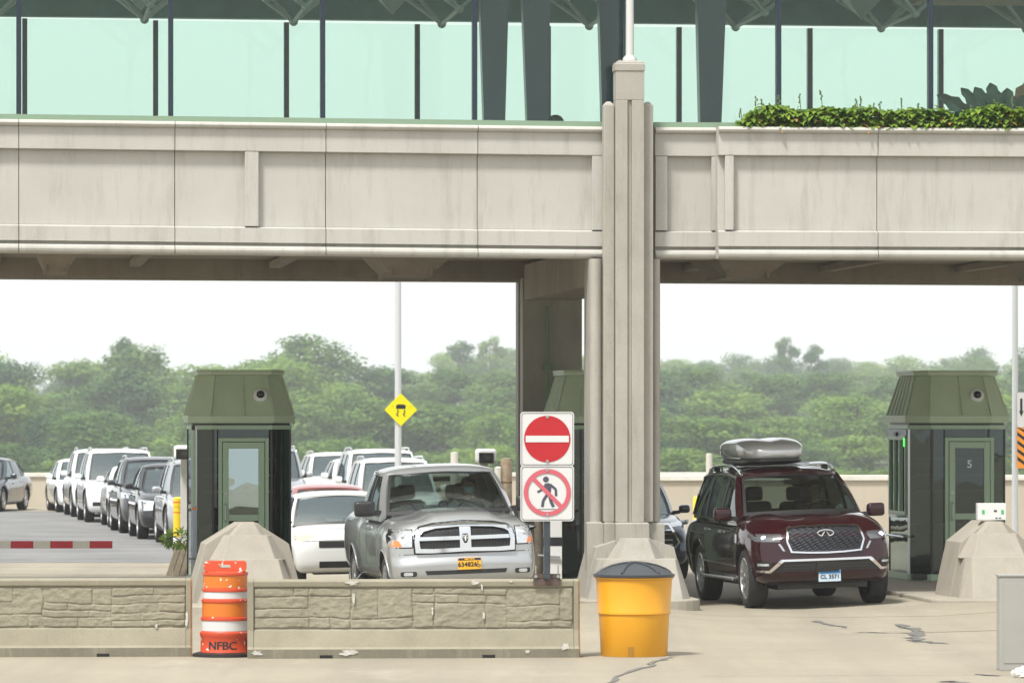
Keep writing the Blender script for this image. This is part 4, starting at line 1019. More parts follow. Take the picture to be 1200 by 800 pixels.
# ---- right queue behind the pickup
hx = 2.2
xb = suv_spec(4.2, 1.76, 1.58, P_white, wb=2.55, fo=0.82, wr=0.33, hood=1.06, belt=1.08, rails=False, q=1.2)
xb['gh'].update(xc=2.1-0.95, xh=2.1-1.45, bow=0.12, bowt=0.06, ywb=0.80, ywt=0.70, zc=1.09, zroof=[(-2.1, 1.56), (0, 1.58), (0.7, 1.555)], wb=[(-2.1, 0.82), (1.2, 0.83)], wt=[(-2.1, 0.72), (1, 0.74)], xrb=-2.0, xrt=-1.9, yrb=0.75, yrt=0.68, wins=[(1.0, -0.1, 0.58, -0.1), (-0.18, -1.05, -0.18, -1.05), (-1.2, -1.75, -1.2, -1.72)], mir=(0.95, 1.14), zseat=1.15)
xb['top'] = [(-2.1, 1.06), (0.6, 1.08), (1.1, 1.07), (1.6, 1.0), (1.95, 0.95), (2.1, 0.90)]; xb['nose'] = [(0, 0.05), (0.3, 0.0), (0.6, 0.0), (1, 0.04)]; xb['bow'] = 0.10
def face_box(t, bvh, sp):
    for s in (-1, 1):
        project(bvh, rr(min(s*0.50, s*0.82), max(s*0.50, s*0.82), 0.80, 0.905, 0.03), 'x', 1, 0.01, 'headlight', mat('cloudy_lens', (0.55,0.50,0.36), 0.3, coat=0.5), t, 0.05, 0.02, lim=0.3)
    project(bvh, rr(-0.42, 0.42, 0.68, 0.79, 0.015), 'x', 1, 0.006, 'upper_slot', M_trim, t, 0.08, 0.03)
    project(bvh, rr(-0.42, 0.42, 0.34, 0.45, 0.015), 'x', 1, 0.006, 'lower_slot', M_trim, t, 0.08, 0.03)
    project(bvh, [(-0.85, 0.795), (0.85, 0.795), (0.85, 0.803), (-0.85, 0.803)], 'x', 1, 0.002, 'bumper_gap', M_seam, t, 0.08, 0.01)
xb['glass'] = M_cgl3
qcar(xb, 'boxy white hatchback with two black bumper slots, between the left booth and the pickup', 343.0, 69.5, 5, QR, face_box)
rs = sedan_spec(P_red, H=1.44); qcar(rs, 'red saloon of which only the pale-shining roof shows above the boxy white hatchback', 338, 61.5, 6, QR)
qcar(suv_spec(4.7, 1.88, 1.75, P_white, rails=True), 'white utility vehicle with roof rails directly behind the silver pickup', 424, 56, 8, QR)
qcar(suv_spec(5.1, 2.0, 1.84, P_white, rails=True, wr=0.39), 'tallest white utility vehicle behind the pickup, below the yellow diamond sign', 410, 49.5, 8, QR)
qcar(suv_spec(4.6, 1.85, 1.56, P_white, rails=False), 'white car squeezed between two taller white ones in the right queue', 393, 46.5, 8, QR)
qcar(suv_spec(4.8, 1.90, 1.66, P_white, rails=True), 'white utility vehicle beside the right edge of the left booth, low rails on its roof', 366, 44.5, 9, QR)
qcar(suv_spec(4.8, 1.95, 1.82, P_silver, rails=True), 'silver utility vehicle whose corner peeps out from behind the left booth', 272, 46, 4, QR)

# dark crossover between pillar and maroon vehicle
ch = suv_spec(4.75, 1.92, 1.68, P_navy, q=1.1, wr=0.37, rails=False)
def face_cross(t, bvh, sp):
    project(bvh, [(-0.55, 0.90), (0.55, 0.90), (0.68, 0.62), (0.5, 0.42), (-0.5, 0.42), (-0.68, 0.62)], 'x', 1, 0.006, 'grille', M_trim, t, 0.08, 0.03)
    O = [(-0.58, 0.93), (0.58, 0.93), (0.73, 0.62), (0.53, 0.39), (-0.53, 0.39), (-0.73, 0.62)]; I = [(-0.55, 0.90), (0.55, 0.90), (0.69, 0.62), (0.51, 0.42), (-0.51, 0.42), (-0.69, 0.62)]
    project(bvh, O, 'x', 1, 0.02, 'grille_surround', M_chrome, t, 0.08, 0.03, inner=I)
    for z in (0.50, 0.58, 0.66, 0.82): project(bvh, rr(-0.6, 0.6, z-0.012, z+0.012, 0.01), 'x', 1, 0.015, 'grille_bar', M_alloy, t, 0.1, 0.01)
    project(bvh, rr(-0.64, 0.64, 0.745, 0.765, 0.008), 'x', 1, 0.02, 'chrome_bar', M_chrome, t, 0.1, 0.01)
    for s in (-1, 1): project(bvh, [(s*0.58, 0.86), (s*0.60, 0.93), (s*0.93, 0.98), (s*0.93, 0.90)], 'x', 1, 0.01, 'headlight', M_lens, t, 0.05, 0.02, lim=0.45)
th = R(7); car(ch, 'dark blue-black crossover between the pillar and the maroon utility vehicle', 2.96-0.96*math.cos(th), 82.0, 7, group=None, front=face_cross)

# ------------------------------------------------------------------ the silver pickup
P_ram = paint('paint_mineral_grey', (0.42,0.435,0.44), 0.6, 0.36)
hx = 2.91
def hood_bulge(x, yn):
    k = sstep(0.9, 1.5, x)*(1-sstep(2.6, 2.85, x))
    return 0.045*k*(1-sstep(0.42, 0.60, abs(yn)))
ram = dict(L=5.82, W=2.017, H=1.94, wb=3.57, fo=1.0, wr=0.40, ww=0.27, paint=P_ram, under=0.36, q=0.8,
    top=[(-hx,1.33),(-1.15,1.35),(-0.95,1.33),(-0.85,1.28),(1.0,1.27),(1.45,1.365),(2.2,1.345),(2.7,1.30),(hx,1.24)],
    bot=[(-hx,0.52),(-2.2,0.44),(2.2,0.44),(hx,0.40)], wz=[(0,0.94),(0.2,0.985),(0.5,1.0),(0.78,0.985),(0.92,0.93),(1,0.90)], wx=[(-hx,0.97),(-1.5,0.985),(1.2,0.99),(2.0,1.0),(hx,0.955)],
    nose=[(0,0.07),(0.18,0.0),(0.40,0.0),(0.46,0.05),(0.8,0.07),(1,0.12)], bow=0.12, r=(0.16,0.12,0.06), bulge=hood_bulge, crown=[(-hx,0.01),(0.8,0.02),(1.5,0.09),(2.9,0.10)],
    sglass=[M_cgl2, M_cgl2], glass=M_cgl, rglass=M_cgl, rows=2, mirror_mat=M_trim, mscale=1.25, flare=0.012, spokes=5, wstyle=1,
    gh=dict(xc=1.46, zc=1.375, bow=0.22, ywb=0.845, xh=0.62, bowt=0.10, ywt=0.70, hdr=0.035, zroof=[(-1.2,1.90),(-0.3,1.955),(0.62,1.925)], zbelt=[(-1.2,1.30),(1.2,1.28)], xrb=-0.98, yrb=0.80, zrb=1.33, xrt=-0.86, yrt=0.66,
            wb=[(-1.2,0.915),(0,0.945),(1.3,0.92)], wt=[(-1.2,0.73),(0,0.77),(0.7,0.74)], wins=[(1.12,0.12,0.42,0.12),(0.02,-0.72,0.02,-0.66)], mir=(1.06,1.42), zfloor=0.75, zseat=1.46, xseat=0.05, rcrown=0.03),
    seams=[(1.18,1.10),(0.07,0.07),(-0.80,-0.66)], handles=[0.28,-0.10], handle_mat=P_ram)
def face_ram(t, bvh, sp):
    C = [(-0.665,0.845),(-0.45,0.838),(0,0.85),(0.45,0.838),(0.665,0.845),(0.675,1.0),(0.645,1.13),(0.58,1.185),(0.40,1.222),(0,1.245),(-0.40,1.222),(-0.58,1.185),(-0.645,1.13),(-0.675,1.0)]
    I = [(-0.60,0.90),(-0.43,0.893),(0,0.90),(0.43,0.893),(0.60,0.90),(0.612,1.0),(0.59,1.095),(0.54,1.13),(0.385,1.165),(0,1.185),(-0.385,1.165),(-0.54,1.13),(-0.59,1.095),(-0.612,1.0)]
    C2 = shrink(C, -0.018)
    project(bvh, C2, 'x', 1, 0.004, 'grille_gap', M_seam, t, 0.1, 0.02)
    project(bvh, C, 'x', 1, 0.012, 'grille_mesh', mat('grille_black', (0.008,0.008,0.01), 0.6), t, 0.1, 0.02)
    project(bvh, C, 'x', 1, 0.045, 'grille_surround', M_chrome, t, 0.07, 0.03, inner=I)
    project(bvh, [(-0.61,1.005),(0.61,1.005),(0.61,1.055),(-0.61,1.055)], 'x', 1, 0.035, 'crossbar', M_chrome, t, 0.07, 0.02)
    project(bvh, [(-0.075,0.88),(0.075,0.88),(0.075,1.20),(-0.075,1.20)], 'x', 1, 0.042, 'centre_bar', M_chrome, t, 0.07, 0.02)
    x = bvh.ray_cast(Vector((10,0,1.02)), Vector((-1,0,0)))[0].x+0.046
    m = MB(); m.prism([(-0.036,1.085),(0.036,1.085),(0.044,1.03),(0.02,0.965),(0,0.955),(-0.02,0.965),(-0.044,1.03)], 'x', x-0.002, x+0.006); e = m.build('emblem', M_trim, t)
    m = MB()
    for s in (-1, 1): m.tube([(x+0.009, s*0.006, 1.06), (x+0.009, s*0.03, 1.068), (x+0.009, s*0.036, 1.035), (x+0.009, s*0.022, 1.015), (x+0.009, s*0.018, 1.035)], 0.006, 6)
    m.hull([(x+0.007, y, z) for y, z in ((-0.012,1.055),(0.012,1.055),(0.008,0.985),(-0.008,0.985))]+[(x+0.014, 0, 1.04), (x+0.014, 0, 0.99)]); m.build('ram_head', M_white, e, smooth=True)
    # fine mesh in the four openings
    m = MB()
    for k in range(-13, 14):
        y = k*0.044
        for z0, z1 in ((0.905,1.0),(1.06,1.165-abs(y)*0.09)):
            if abs(y) > 0.08 and abs(y) < 0.59:
                hh = bvh.ray_cast(Vector((10,y,(z0+z1)/2)), Vector((-1,0,0)))[0]; m.tube([(hh.x+0.014, y, z0), (hh.x+0.014, y, z1)], 0.004, 4)
    m.build('mesh_bars', mat('grille_dark', (0.03,0.03,0.035), 0.5), t)
    for s in (-1, 1):
        P = [(s*0.705,0.925),(s*0.965,0.925),(s*0.985,1.14),(s*0.94,1.155),(s*0.695,1.15)]
        project(bvh, shrink(P, -0.015), 'x', 1, 0.003, 'lamp_gap', M_seam, t, 0.05, 0.02, lim=0.5)
        h = project(bvh, P, 'x', 1, 0.012, 'headlight', M_lens, t, 0.05, 0.02, lim=0.5)
        h2 = project(bvh, [(s*0.83,0.932),(s*0.962,0.932),(s*0.965,1.02),(s*0.88,1.015)], 'x', 1, 0.018, 'turn_signal', M_amber, h or t, 0.04, 0.02, lim=0.5)
        mm = MB(); q = bvh.ray_cast(Vector((10, s*0.80, 1.06)), Vector((-1,0,0)))[0]; mm.sphere((q.x-0.005, s*0.80, 1.06), 0.045, 14, (0.5,1,1)); mm.build('reflector', M_chrome, h or t, smooth=True)
        project(bvh, rr(min(s*0.66,s*0.87), max(s*0.66,s*0.87), 0.535, 0.60, 0.02), 'x', 1, 0.006, 'fog_recess', M_trim, t, 0.05, 0.03, lim=0.5)
        f = project(bvh, rr(min(s*0.71,s*0.83), max(s*0.71,s*0.83), 0.545, 0.59, 0.02), 'x', 1, 0.014, 'fog_lamp', M_lens, t, 0.04, 0.02, lim=0.5)
    project(bvh, [(-0.53,0.55),(0.53,0.55),(0.55,0.605),(-0.55,0.605)], 'x', 1, 0.005, 'lower_intake', M_trim, t, 0.08, 0.04)
    project(bvh, [(-0.95,0.822),(0.95,0.822),(0.95,0.83),(-0.95,0.83)], 'x', 1, 0.002, 'bumper_gap', M_seam, t, 0.08, 0.01)
    z = 0.685; xx = bvh.ray_cast(Vector((10,0.04,z)), Vector((-1,0,0)))[0].x
    pl = MB(); pl.box(xx-0.01, xx+0.014, 0.04-0.157, 0.04+0.157, z-0.078, z+0.078, bev=0.006); pl = pl.build('number_plate', mat('plate_gold', (0.80,0.42,0.03), 0.5), t)
    m = MB(); m.box(xx+0.0145, xx+0.017, 0.04-0.15, 0.04+0.15, z+0.045, z+0.074); m.build('plate_band', mat('plate_navy', (0.01,0.015,0.06), 0.5), pl)
    RX = Matrix(((0,0,1,0),(1,0,0,0),(0,1,0,0),(0,0,0,1)))
    for txt, sz, dy, dz, mm_ in (('634826', 0.082, -0.03, -0.012, M_black), ('NEW YORK', 0.024, 0, 0.059, MATS['plate_gold'])):
        q = text_mb(txt, sz, 0.001, 0.002); q.bm.transform(Matrix.Translation((xx+0.018, 0.04+dy, z+dz)) @ RX); q.build('plate_lettering', mm_, pl)
    # access symbol: a seated figure over a wheel
    m = MB(); cy, cz = 0.04+0.118, z-0.022
    m.tube([(xx+0.018, cy+0.022*math.cos(R(a)), cz+0.022*math.sin(R(a))) for a in range(120, 400, 20)], 0.0045, 5)
    m.tube([(xx+0.018, cy-0.008, cz+0.038), (xx+0.018, cy-0.004, cz+0.008), (xx+0.018, cy+0.016, cz+0.006), (xx+0.018, cy+0.026, cz-0.016)], 0.005, 5); m.sphere((xx+0.018, cy-0.009, cz+0.048), 0.008, 8); m.build('access_symbol', M_black, pl)
    # black plate for the shaded inside of the cargo bed, tailgate cap
    m = MB(); m.box(-hx+0.12, -1.12, -0.82, 0.82, 1.352, 1.362); m.build('bed_shade_plate', M_trim, t)
    for s in (-1, 1):
        project(bvh, rr(-1.06, -1.045, 0.6, 1.3, 0.005), 'y', s, 0.0015, 'bed_gap', M_seam, t, 0.08, 0.01)
tr, Mram = car(ram, 'silver-grey pickup truck with a chrome crosshair grille and a gold number plate', -0.58, 68.0, 8.5, name='pickup_truck', cat='pickup truck', front=face_ram)

# ------------------------------------------------------------------ the maroon utility vehicle
P_mar = paint('paint_maroon', (0.022,0.001,0.004), 0.05, 0.10, 0.55, 0.3)
hx = 2.67
def qbulge(x, yn):
    k = sstep(0.9, 1.4, x)*(1-sstep(2.3, 2.62, x)); return 0.035*k*(sstep(0.35, 0.62, abs(yn))*(1-sstep(0.75, 0.95, abs(yn))))
qx = dict(L=5.34, W=2.03, H=1.90, wb=3.075, fo=0.93, wr=0.415, ww=0.28, paint=P_mar, under=0.26, q=0.8,
    top=[(-hx,1.12),(-2.2,1.20),(0.9,1.17),(1.35,1.29),(1.9,1.27),(2.4,1.20),(hx,1.10)],
    bot=[(-hx,0.42),(-2.2,0.32),(2.2,0.32),(hx,0.33)], wz=[(0,0.93),(0.25,0.975),(0.55,1.0),(0.8,0.98),(1,0.925)], wx=[(-hx,0.94),(-1.9,1.0),(-1.2,0.99),(0.9,0.985),(1.8,1.0),(hx,0.95)],
    nose=[(0,0.10),(0.2,0.02),(0.42,0.0),(0.6,0.03),(0.85,0.06),(1,0.12)], bow=0.15, r=(0.20,0.13,0.07), bulge=qbulge, crown=[(-hx,0.02),(0.8,0.02),(1.4,0.07),(2.67,0.08)],
    sglass=[M_cgl2, M_cgl2, M_cgl2], glass=M_cgl, rglass=M_cgl, rows=2, spokes=7, wstyle=1, rails=(-2.0, 0.35), flare=0.012,
    gh=dict(xc=1.36, zc=1.32, bow=0.24, ywb=0.83, xh=0.46, bowt=0.12, ywt=0.675, hdr=0.03, zroof=[(-2.6,1.74),(-1.9,1.86),(-0.5,1.905),(0.46,1.855)], zbelt=[(-2.6,1.25),(-1,1.20),(1.2,1.17)], xrb=-2.42, yrb=0.80, zrb=1.22, xrt=-2.20, yrt=0.66,
            wb=[(-2.6,0.87),(-1,0.935),(0.6,0.935),(1.2,0.90)], wt=[(-2.6,0.69),(-1,0.76),(0.5,0.73)], wins=[(1.02,0.05,0.28,0.03),(-0.05,-0.98,-0.05,-0.95),(-1.06,-2.05,-1.04,-1.88)], mir=(0.98,1.29), zfloor=0.75, zseat=1.40, xseat=-0.05, chrome=True, rcrown=0.035),
    seams=[(1.06,1.02),(0.0,0.0),(-1.02,-0.80)], handles=[0.22,-0.78], handle_mat=M_chrome, step=(-1.15,1.0), step_mat=M_alloy, mscale=1.1)
def face_qx(t, bvh, sp):
    C = [(-0.50,0.775),(-0.25,0.758),(0,0.752),(0.25,0.758),(0.50,0.775),(0.555,0.93),(0.515,1.125),(0.25,1.145),(0,1.15),(-0.25,1.145),(-0.515,1.125),(-0.555,0.93)]
    I = [(y*0.955 if abs(y) > 0.3 else y, 0.95+(z-0.95)*0.88) for y, z in C]
    project(bvh, C, 'x', 1, 0.008, 'grille_back', MATS['grille_black'], t, 0.1, 0.02)
    project(bvh, C, 'x', 1, 0.035, 'grille_surround', M_chrome, t, 0.07, 0.03, inner=I)
    m = MB()
    for r_ in range(12):
        zc = 0.79+r_*0.030; pts = []
        for k in range(-21, 22):
            y = k*0.025
            if abs(y) > 0.50-(0.02 if zc < 0.82 or zc > 1.08 else 0): continue
            z = zc+(0.0095 if (k+r_) % 4 in (0, 1) else -0.0095)
            h = bvh.ray_cast(Vector((10,y,z)), Vector((-1,0,0)))[0]; pts.append((h.x+0.014, y, z))
        m.tube(pts, 0.0048, 4)
    m.build('grille_mesh', mat('mesh_grey', (0.05,0.055,0.07), 0.35, metal=0.6), t, smooth=True)
    zc = 1.03; x = bvh.ray_cast(Vector((10,0,zc)), Vector((-1,0,0)))[0].x+0.03
    m = MB(); m.tube([(x, 0.035*1.0*1 if False else 0.112*math.cos(R(a)), zc+0.045*math.sin(R(a))) for a in range(-62, 243, 12)], 0.011, 8)
    m.tube([(x, 0.052, zc-0.040), (x+0.004, 0.012, zc+0.022)], [0.011, 0.005], 6); m.tube([(x, -0.052, zc-0.040), (x+0.004, -0.012, zc+0.022)], [0.011, 0.005], 6)
    m.build('emblem', M_chrome, t, smooth=True)
    for s in (-1, 1):
        P = [(s*0.64,0.925),(s*0.93,0.935),(s*0.985,1.0),(s*0.985,1.04),(s*0.62,1.035),(s*0.60,1.0)]
        h = project(bvh, P, 'x', 1, 0.01, 'headlight', mat('smoked_lens', (0.09,0.095,0.10), 0.08, coat=1.0), t, 0.05, 0.02, lim=0.5)
        project(bvh, [(s*0.60,1.018),(s*0.95,1.022),(s*0.95,1.034),(s*0.60,1.03)], 'x', 1, 0.016, 'lamp_brow', M_alloy, h or t, 0.05, 0.02, lim=0.5)
        q = bvh.ray_cast(Vector((10, s*0.83, 0.985)), Vector((-1,0,0)))[0]
        mm = MB(); mm.sphere((q.x+0.002, s*0.83, 0.985), 0.033, 14, (0.5,1.15,0.9)); mm.build('lit_projector', M_lit, h or t, smooth=True)
        mm = MB(); mm.sphere((q.x+0.02, s*0.72, 0.982), 0.026, 12, (0.5,1.1,0.9)); mm.build('projector', M_lens, h or t, smooth=True)
        project(bvh, [(s*0.57,0.80),(s*0.60,0.80),(s*0.66,0.90),(s*0.63,0.90)], 'x', 1, 0.008, 'cheek_trim', M_alloy, t, 0.05, 0.02)
        project(bvh, [(s*0.60,0.655),(s*0.645,0.68),(s*0.80,0.535),(s*0.78,0.50)], 'x', 1, 0.022, 'chrome_strake', M_chrome, t, 0.04, 0.02, lim=0.4)
        project(bvh, [(s*0.785,0.50),(s*0.97,0.515),(s*0.97,0.545),(s*0.80,0.535)], 'x', 1, 0.022, 'chrome_fin', M_chrome, t, 0.04, 0.02, lim=0.5)
        project(bvh, [(s*0.78,0.57),(s*0.97,0.575),(s*0.97,0.665),(s*0.76,0.66)], 'x', 1, 0.005, 'fog_recess', M_trim, t, 0.04, 0.03, lim=0.5)
        project(bvh, [(s*0.80,0.60),(s*0.93,0.603),(s*0.93,0.635),(s*0.80,0.63)], 'x', 1, 0.012, 'fog_lamp', M_lens, t, 0.04, 0.02, lim=0.5)
        project(bvh, [(1.16,1.0),(1.30,1.02),(1.34,0.90),(1.22,0.90)], 'y', s, 0.012, 'fender_vent', M_chrome, t, 0.06, 0.02)
        project(bvh, [(-1.2,0.60),(1.12,0.56),(1.12,0.585),(-1.2,0.625)], 'y', s, 0.010, 'side_moulding', M_chrome, t, 0.08, 0.02)
    project(bvh, [(-0.62,0.655),(0.62,0.655),(0.64,0.685),(-0.64,0.685)], 'x', 1, 0.025, 'chrome_strip', M_chrome, t, 0.06, 0.02)
    project(bvh, [(-0.60,0.652),(0.60,0.652),(0.74,0.515),(-0.74,0.515)], 'x', 1, 0.005, 'lower_intake', M_trim, t, 0.08, 0.04)
    for z in (0.56, 0.60): project(bvh, rr(-0.6, 0.6, z-0.006, z+0.006, 0.004), 'x', 1, 0.012, 'intake_bar', mat('grille_dark', (0.03,0.03,0.035), 0.5), t, 0.1, 0.01)
    project(bvh, [(-0.16,0.50),(0.16,0.50),(0.14,0.64),(-0.14,0.64)], 'x', 1, 0.03, 'plate_bracket', M_trim, t, 0.06, 0.03)
    project(bvh, [(-0.85,0.37),(0.85,0.37),(0.80,0.335),(-0.80,0.335)], 'x', 1, 0.01, 'chin_spoiler', M_trim, t, 0.06, 0.02)
    z = 0.44; xx = bvh.ray_cast(Vector((10,0.03,z)), Vector((-1,0,0)))[0].x+0.02
    pl = MB(); pl.box(xx-0.03, xx+0.014, 0.03-0.155, 0.03+0.155, z-0.078, z+0.078, bev=0.006); pl = pl.build('number_plate', mat('plate_pale', (0.50,0.62,0.72), 0.5), t)
    m = MB(); m.box(xx+0.0145, xx+0.017, 0.03-0.15, 0.03+0.15, z+0.032, z+0.074); m.build('plate_band', mat('plate_blue', (0.02,0.22,0.55), 0.5), pl)
    RX = Matrix(((0,0,1,0),(1,0,0,0),(0,1,0,0),(0,0,0,1)))
    q = text_mb('CL 3571', 0.075, 0.001, 0.002); q.bm.transform(Matrix.Translation((xx+0.018, 0.03, z-0.012)) @ RX); q.build('plate_lettering', M_black, pl)
tq, Mqx = car(qx, 'dark maroon utility vehicle with lit headlamps and a silver roof box, right of the pillar', 4.37, 70.6, 9.4, name='utility_vehicle', cat='car', front=face_qx)
# roof box on its rack
def onto(M, name, label, cat):
    t = thing(name, label, cat); t.matrix_world = M; return t
t = onto(Mqx, 'roof_box', 'silver and black cargo box strapped on the roof of the maroon utility vehicle', 'roof box')
cx, cy = -0.80, -0.12
def boxloft(m, z0f, ztf, wmax, ex, n=36):
    """streamlined shell along x"""
    def f(a, b):
        q = a*math.pi; x = -1.0*math.copysign(abs(math.cos(q))**0.55, math.cos(q)); th = b*math.pi*2
        e = max(0.03, (1-abs(x)**6)**0.35); wy = wmax*e*(1-0.10*max(0, x)); z0, zt = z0f(x), ztf(x); k = max(0.05, (1-abs(x)**10)**0.4)
        c, s_ = math.cos(th), math.sin(th); y = wy*math.copysign(abs(c)**ex, c); z = (z0+zt)/2+(zt-z0)/2*k*math.copysign(abs(s_)**ex, s_)
        return (cx+x*1.04, cy+y, z)
    m.grid(f, 30, n); bmesh.ops.remove_doubles(m.bm, verts=m.bm.verts[:], dist=0.003)
    be = [e for e in m.bm.edges if len(e.link_faces) == 1]
    if be: bmesh.ops.holes_fill(m.bm, edges=be)
m = MB(); boxloft(m, lambda x: 2.01, lambda x: 2.335-0.03*x*x-0.14*max(0, x-0.3)**1.5-0.06*max(0, -x-0.5), 0.49, 0.55)
for v in m.bm.verts:
    if v.co.z > 2.27: v.co.z -= 0.022*(1-abs((v.co.y-cy)/0.46)**2)*(1 if abs(v.co.y-cy) < 0.16 else 0)
m.build('lid', paint('box_silver', (0.55,0.56,0.55), 0.3, 0.25), t, smooth=True, angle=60)
m = MB(); boxloft(m, lambda x: 1.945+0.03*x*x, lambda x: 2.06, 0.46, 0.5); m.build('base', mat('box_black', (0.02,0.02,0.02), 0.35), t, smooth=True, angle=60)
m = MB(); m.box(cx-0.8, cx+0.75, cy-0.505, cy-0.485, 2.05, 2.07, bev=0.004); m.build('seam_strip', M_alloy, t, smooth=True)
for xx in (-1.35, -0.30):
    o = onto(Mqx, 'roof_crossbar', 'rear crossbar of the roof rack under the silver roof box' if xx < -1 else 'front crossbar of the roof rack under the silver roof box', 'roof rack')
    m = MB(); m.box(xx-0.03, xx+0.03, -0.72, 0.72, 1.93, 1.95, bev=0.008); m.build('bar', M_alloy, o)
    m = MB()
    m.box(xx-0.04, xx+0.04, -0.72, -0.64, 1.86, 1.929); m.build('foot', M_trim, o)
    m = MB(); m.box(xx-0.04, xx+0.04, 0.64, 0.72, 1.86, 1.929); m.build('foot', M_trim, o)

# ------------------------------------------------------------------ people at the wheel
def seated(M, loc, skin, shirt, hair, label, mask=False, hsc=1.0):
    t = thing('person', label, 'person'); t.matrix_world = M @ Matrix.Translation(loc)
    J = [((0,0,0),0.15),((0.02,0,0.14),0.14),((0.0,0,0.32),0.15),((-0.02,0,0.47),0.12),((-0.01,0,0.54),0.055),((0.01,0,0.60),0.052),((0.03,0,0.66),0.085),((0.035,0,0.74),0.095),((0.02,0,0.80),0.075)]
    E = [(i, i+1) for i in range(8)]
    def add(j, par): J.append(j); E.append((par, len(J)-1)); return len(J)-1
    for s in (-1, 1):
        a = add(((-0.02, s*0.17, 0.47), 0.075), 3); a = add(((0.07, s*0.23, 0.27), 0.052), a); a = add(((0.27, s*0.19, 0.22), 0.042), a); a = add(((0.40, s*0.15, 0.30), 0.03), a); a = add(((0.46, s*0.14, 0.33), 0.035), a)
        b = add(((0.12, s*0.10, -0.02), 0.10), 0); b = add(((0.45, s*0.12, 0.03), 0.075), b); b = add(((0.60, s*0.12, -0.30), 0.055), b); b = add(((0.72, s*0.12, -0.34), 0.04), b)
    def grow(idx, infl, name, m_, par, keep=None):
        me = bpy.data.meshes.new(name); mp = {k: n_ for n_, k in enumerate(idx)}
        me.from_pydata([J[k][0] for k in idx], [(mp[a], mp[b]) for a, b in E if a in mp and b in mp], [])
        o = bpy.data.objects.new(name, me); COL.objects.link(o)
        b_ = bmesh.new(); b_.from_mesh(me); b_.verts.layers.skin.verify(); b_.to_mesh(me); b_.free()
        sk_ = o.modifiers.new('s', 'SKIN')
        for k in idx: r_ = J[k][1]+infl; me.skin_vertices[0].data[mp[k]].radius = (r_, r_*1.25 if k < 4 else r_)
        me.skin_vertices[0].data[0].use_root = True
        sb = o.modifiers.new('u', 'SUBSURF'); sb.levels = 2; sb.render_levels = 2
        bpy.context.view_layer.update(); nm_ = bpy.data.meshes.new_from_object(o.evaluated_get(bpy.context.evaluated_depsgraph_get()))
        bpy.data.objects.remove(o); nm_.name = name; nm_.materials.clear(); nm_.materials.append(m_); nm_.polygons.foreach_set('use_smooth', [True]*len(nm_.polygons))
        q = bpy.data.objects.new(name, nm_); COL.objects.link(q); q.parent = par; return q
    me_ids = list(range(len(J)))
    body = grow(me_ids, 0, 'body', skin, t)
    # face: nose, eyes, mouth, ears laid on the head
    m = MB(); m.hull([(0.125,0,0.735),(0.115,-0.012,0.70),(0.115,0.012,0.70),(0.145,0,0.705),(0.12,0,0.69)]); m.build('nose', skin, body, smooth=True)
    m = MB()
    for s in (-1, 1): m.sphere((0.115, s*0.034, 0.745), 0.010, 8)
    m.build('eyes', M_black, body, smooth=True)
    m = MB()
    for s in (-1, 1): m.sphere((0.03, s*0.098, 0.73), 0.026, 8, (0.7,0.35,1))
    m.build('ears', skin, body, smooth=True)
    m = MB(); m.tube([(0.118, -0.022, 0.672), (0.124, 0, 0.670), (0.118, 0.022, 0.672)], 0.005, 5); m.build('mouth', mat('lips', (0.35,0.12,0.10), 0.6), body)
    m = MB(); m.sphere((0.005, 0, 0.775), 0.108, 16, (1.0, 0.98, 0.88)); 
    for v in list(m.bm.verts):
        if v.co.x > 0.075 and v.co.z < 0.80: v.co.x = 0.06
        if v.co.z < 0.70 and v.co.x > -0.02: v.co.z = 0.72
    m.build('hair', hair, body, smooth=True)
    m = MB(); m.rbox((0.0, 0, 0.26), (0.165, 0.225, 0.27), 0.15); m.build('shirt', shirt, body, smooth=True)
    for s in (-1, 1):
        m = MB(); m.tube([(-0.02, s*0.15, 0.47), (0.0, s*0.22, 0.43), (0.045, s*0.235, 0.33), (0.09, s*0.235, 0.24)], [0.10, 0.095, 0.078, 0.066], 12); m.build('sleeve', shirt, body, smooth=True)
    if mask:
        m = MB(); m.rbox((0.098, 0, 0.685), (0.042, 0.068, 0.052), 0.04); mk_ = m.build('face_mask', mat('mask_blue', (0.30,0.52,0.60), 0.8), body, smooth=True)
        m = MB()
        for s in (-1, 1): m.tube([(0.10, s*0.066, 0.70), (0.03, s*0.102, 0.73)], 0.003, 4)
        m.build('ear_loop', MATS['mask_blue'], mk_)
    return t
M_skin = mat('skin', (0.42,0.25,0.17), 0.6); M_hair = mat('hair_dark', (0.02,0.014,0.01), 0.7)

seated(Mram, (0.05, 0.46, 0.93), M_skin, mat('shirt_pale', (0.50,0.56,0.56), 0.9), M_hair, 'person in a pale shirt and blue face mask driving the silver pickup', mask=True)
seated(Mqx, (-0.05, 0.47, 0.86), M_skin, mat('shirt_dark', (0.05,0.05,0.06), 0.9), mat('hair_brown', (0.05,0.03,0.02), 0.7), 'person in dark clothes driving the maroon utility vehicle')

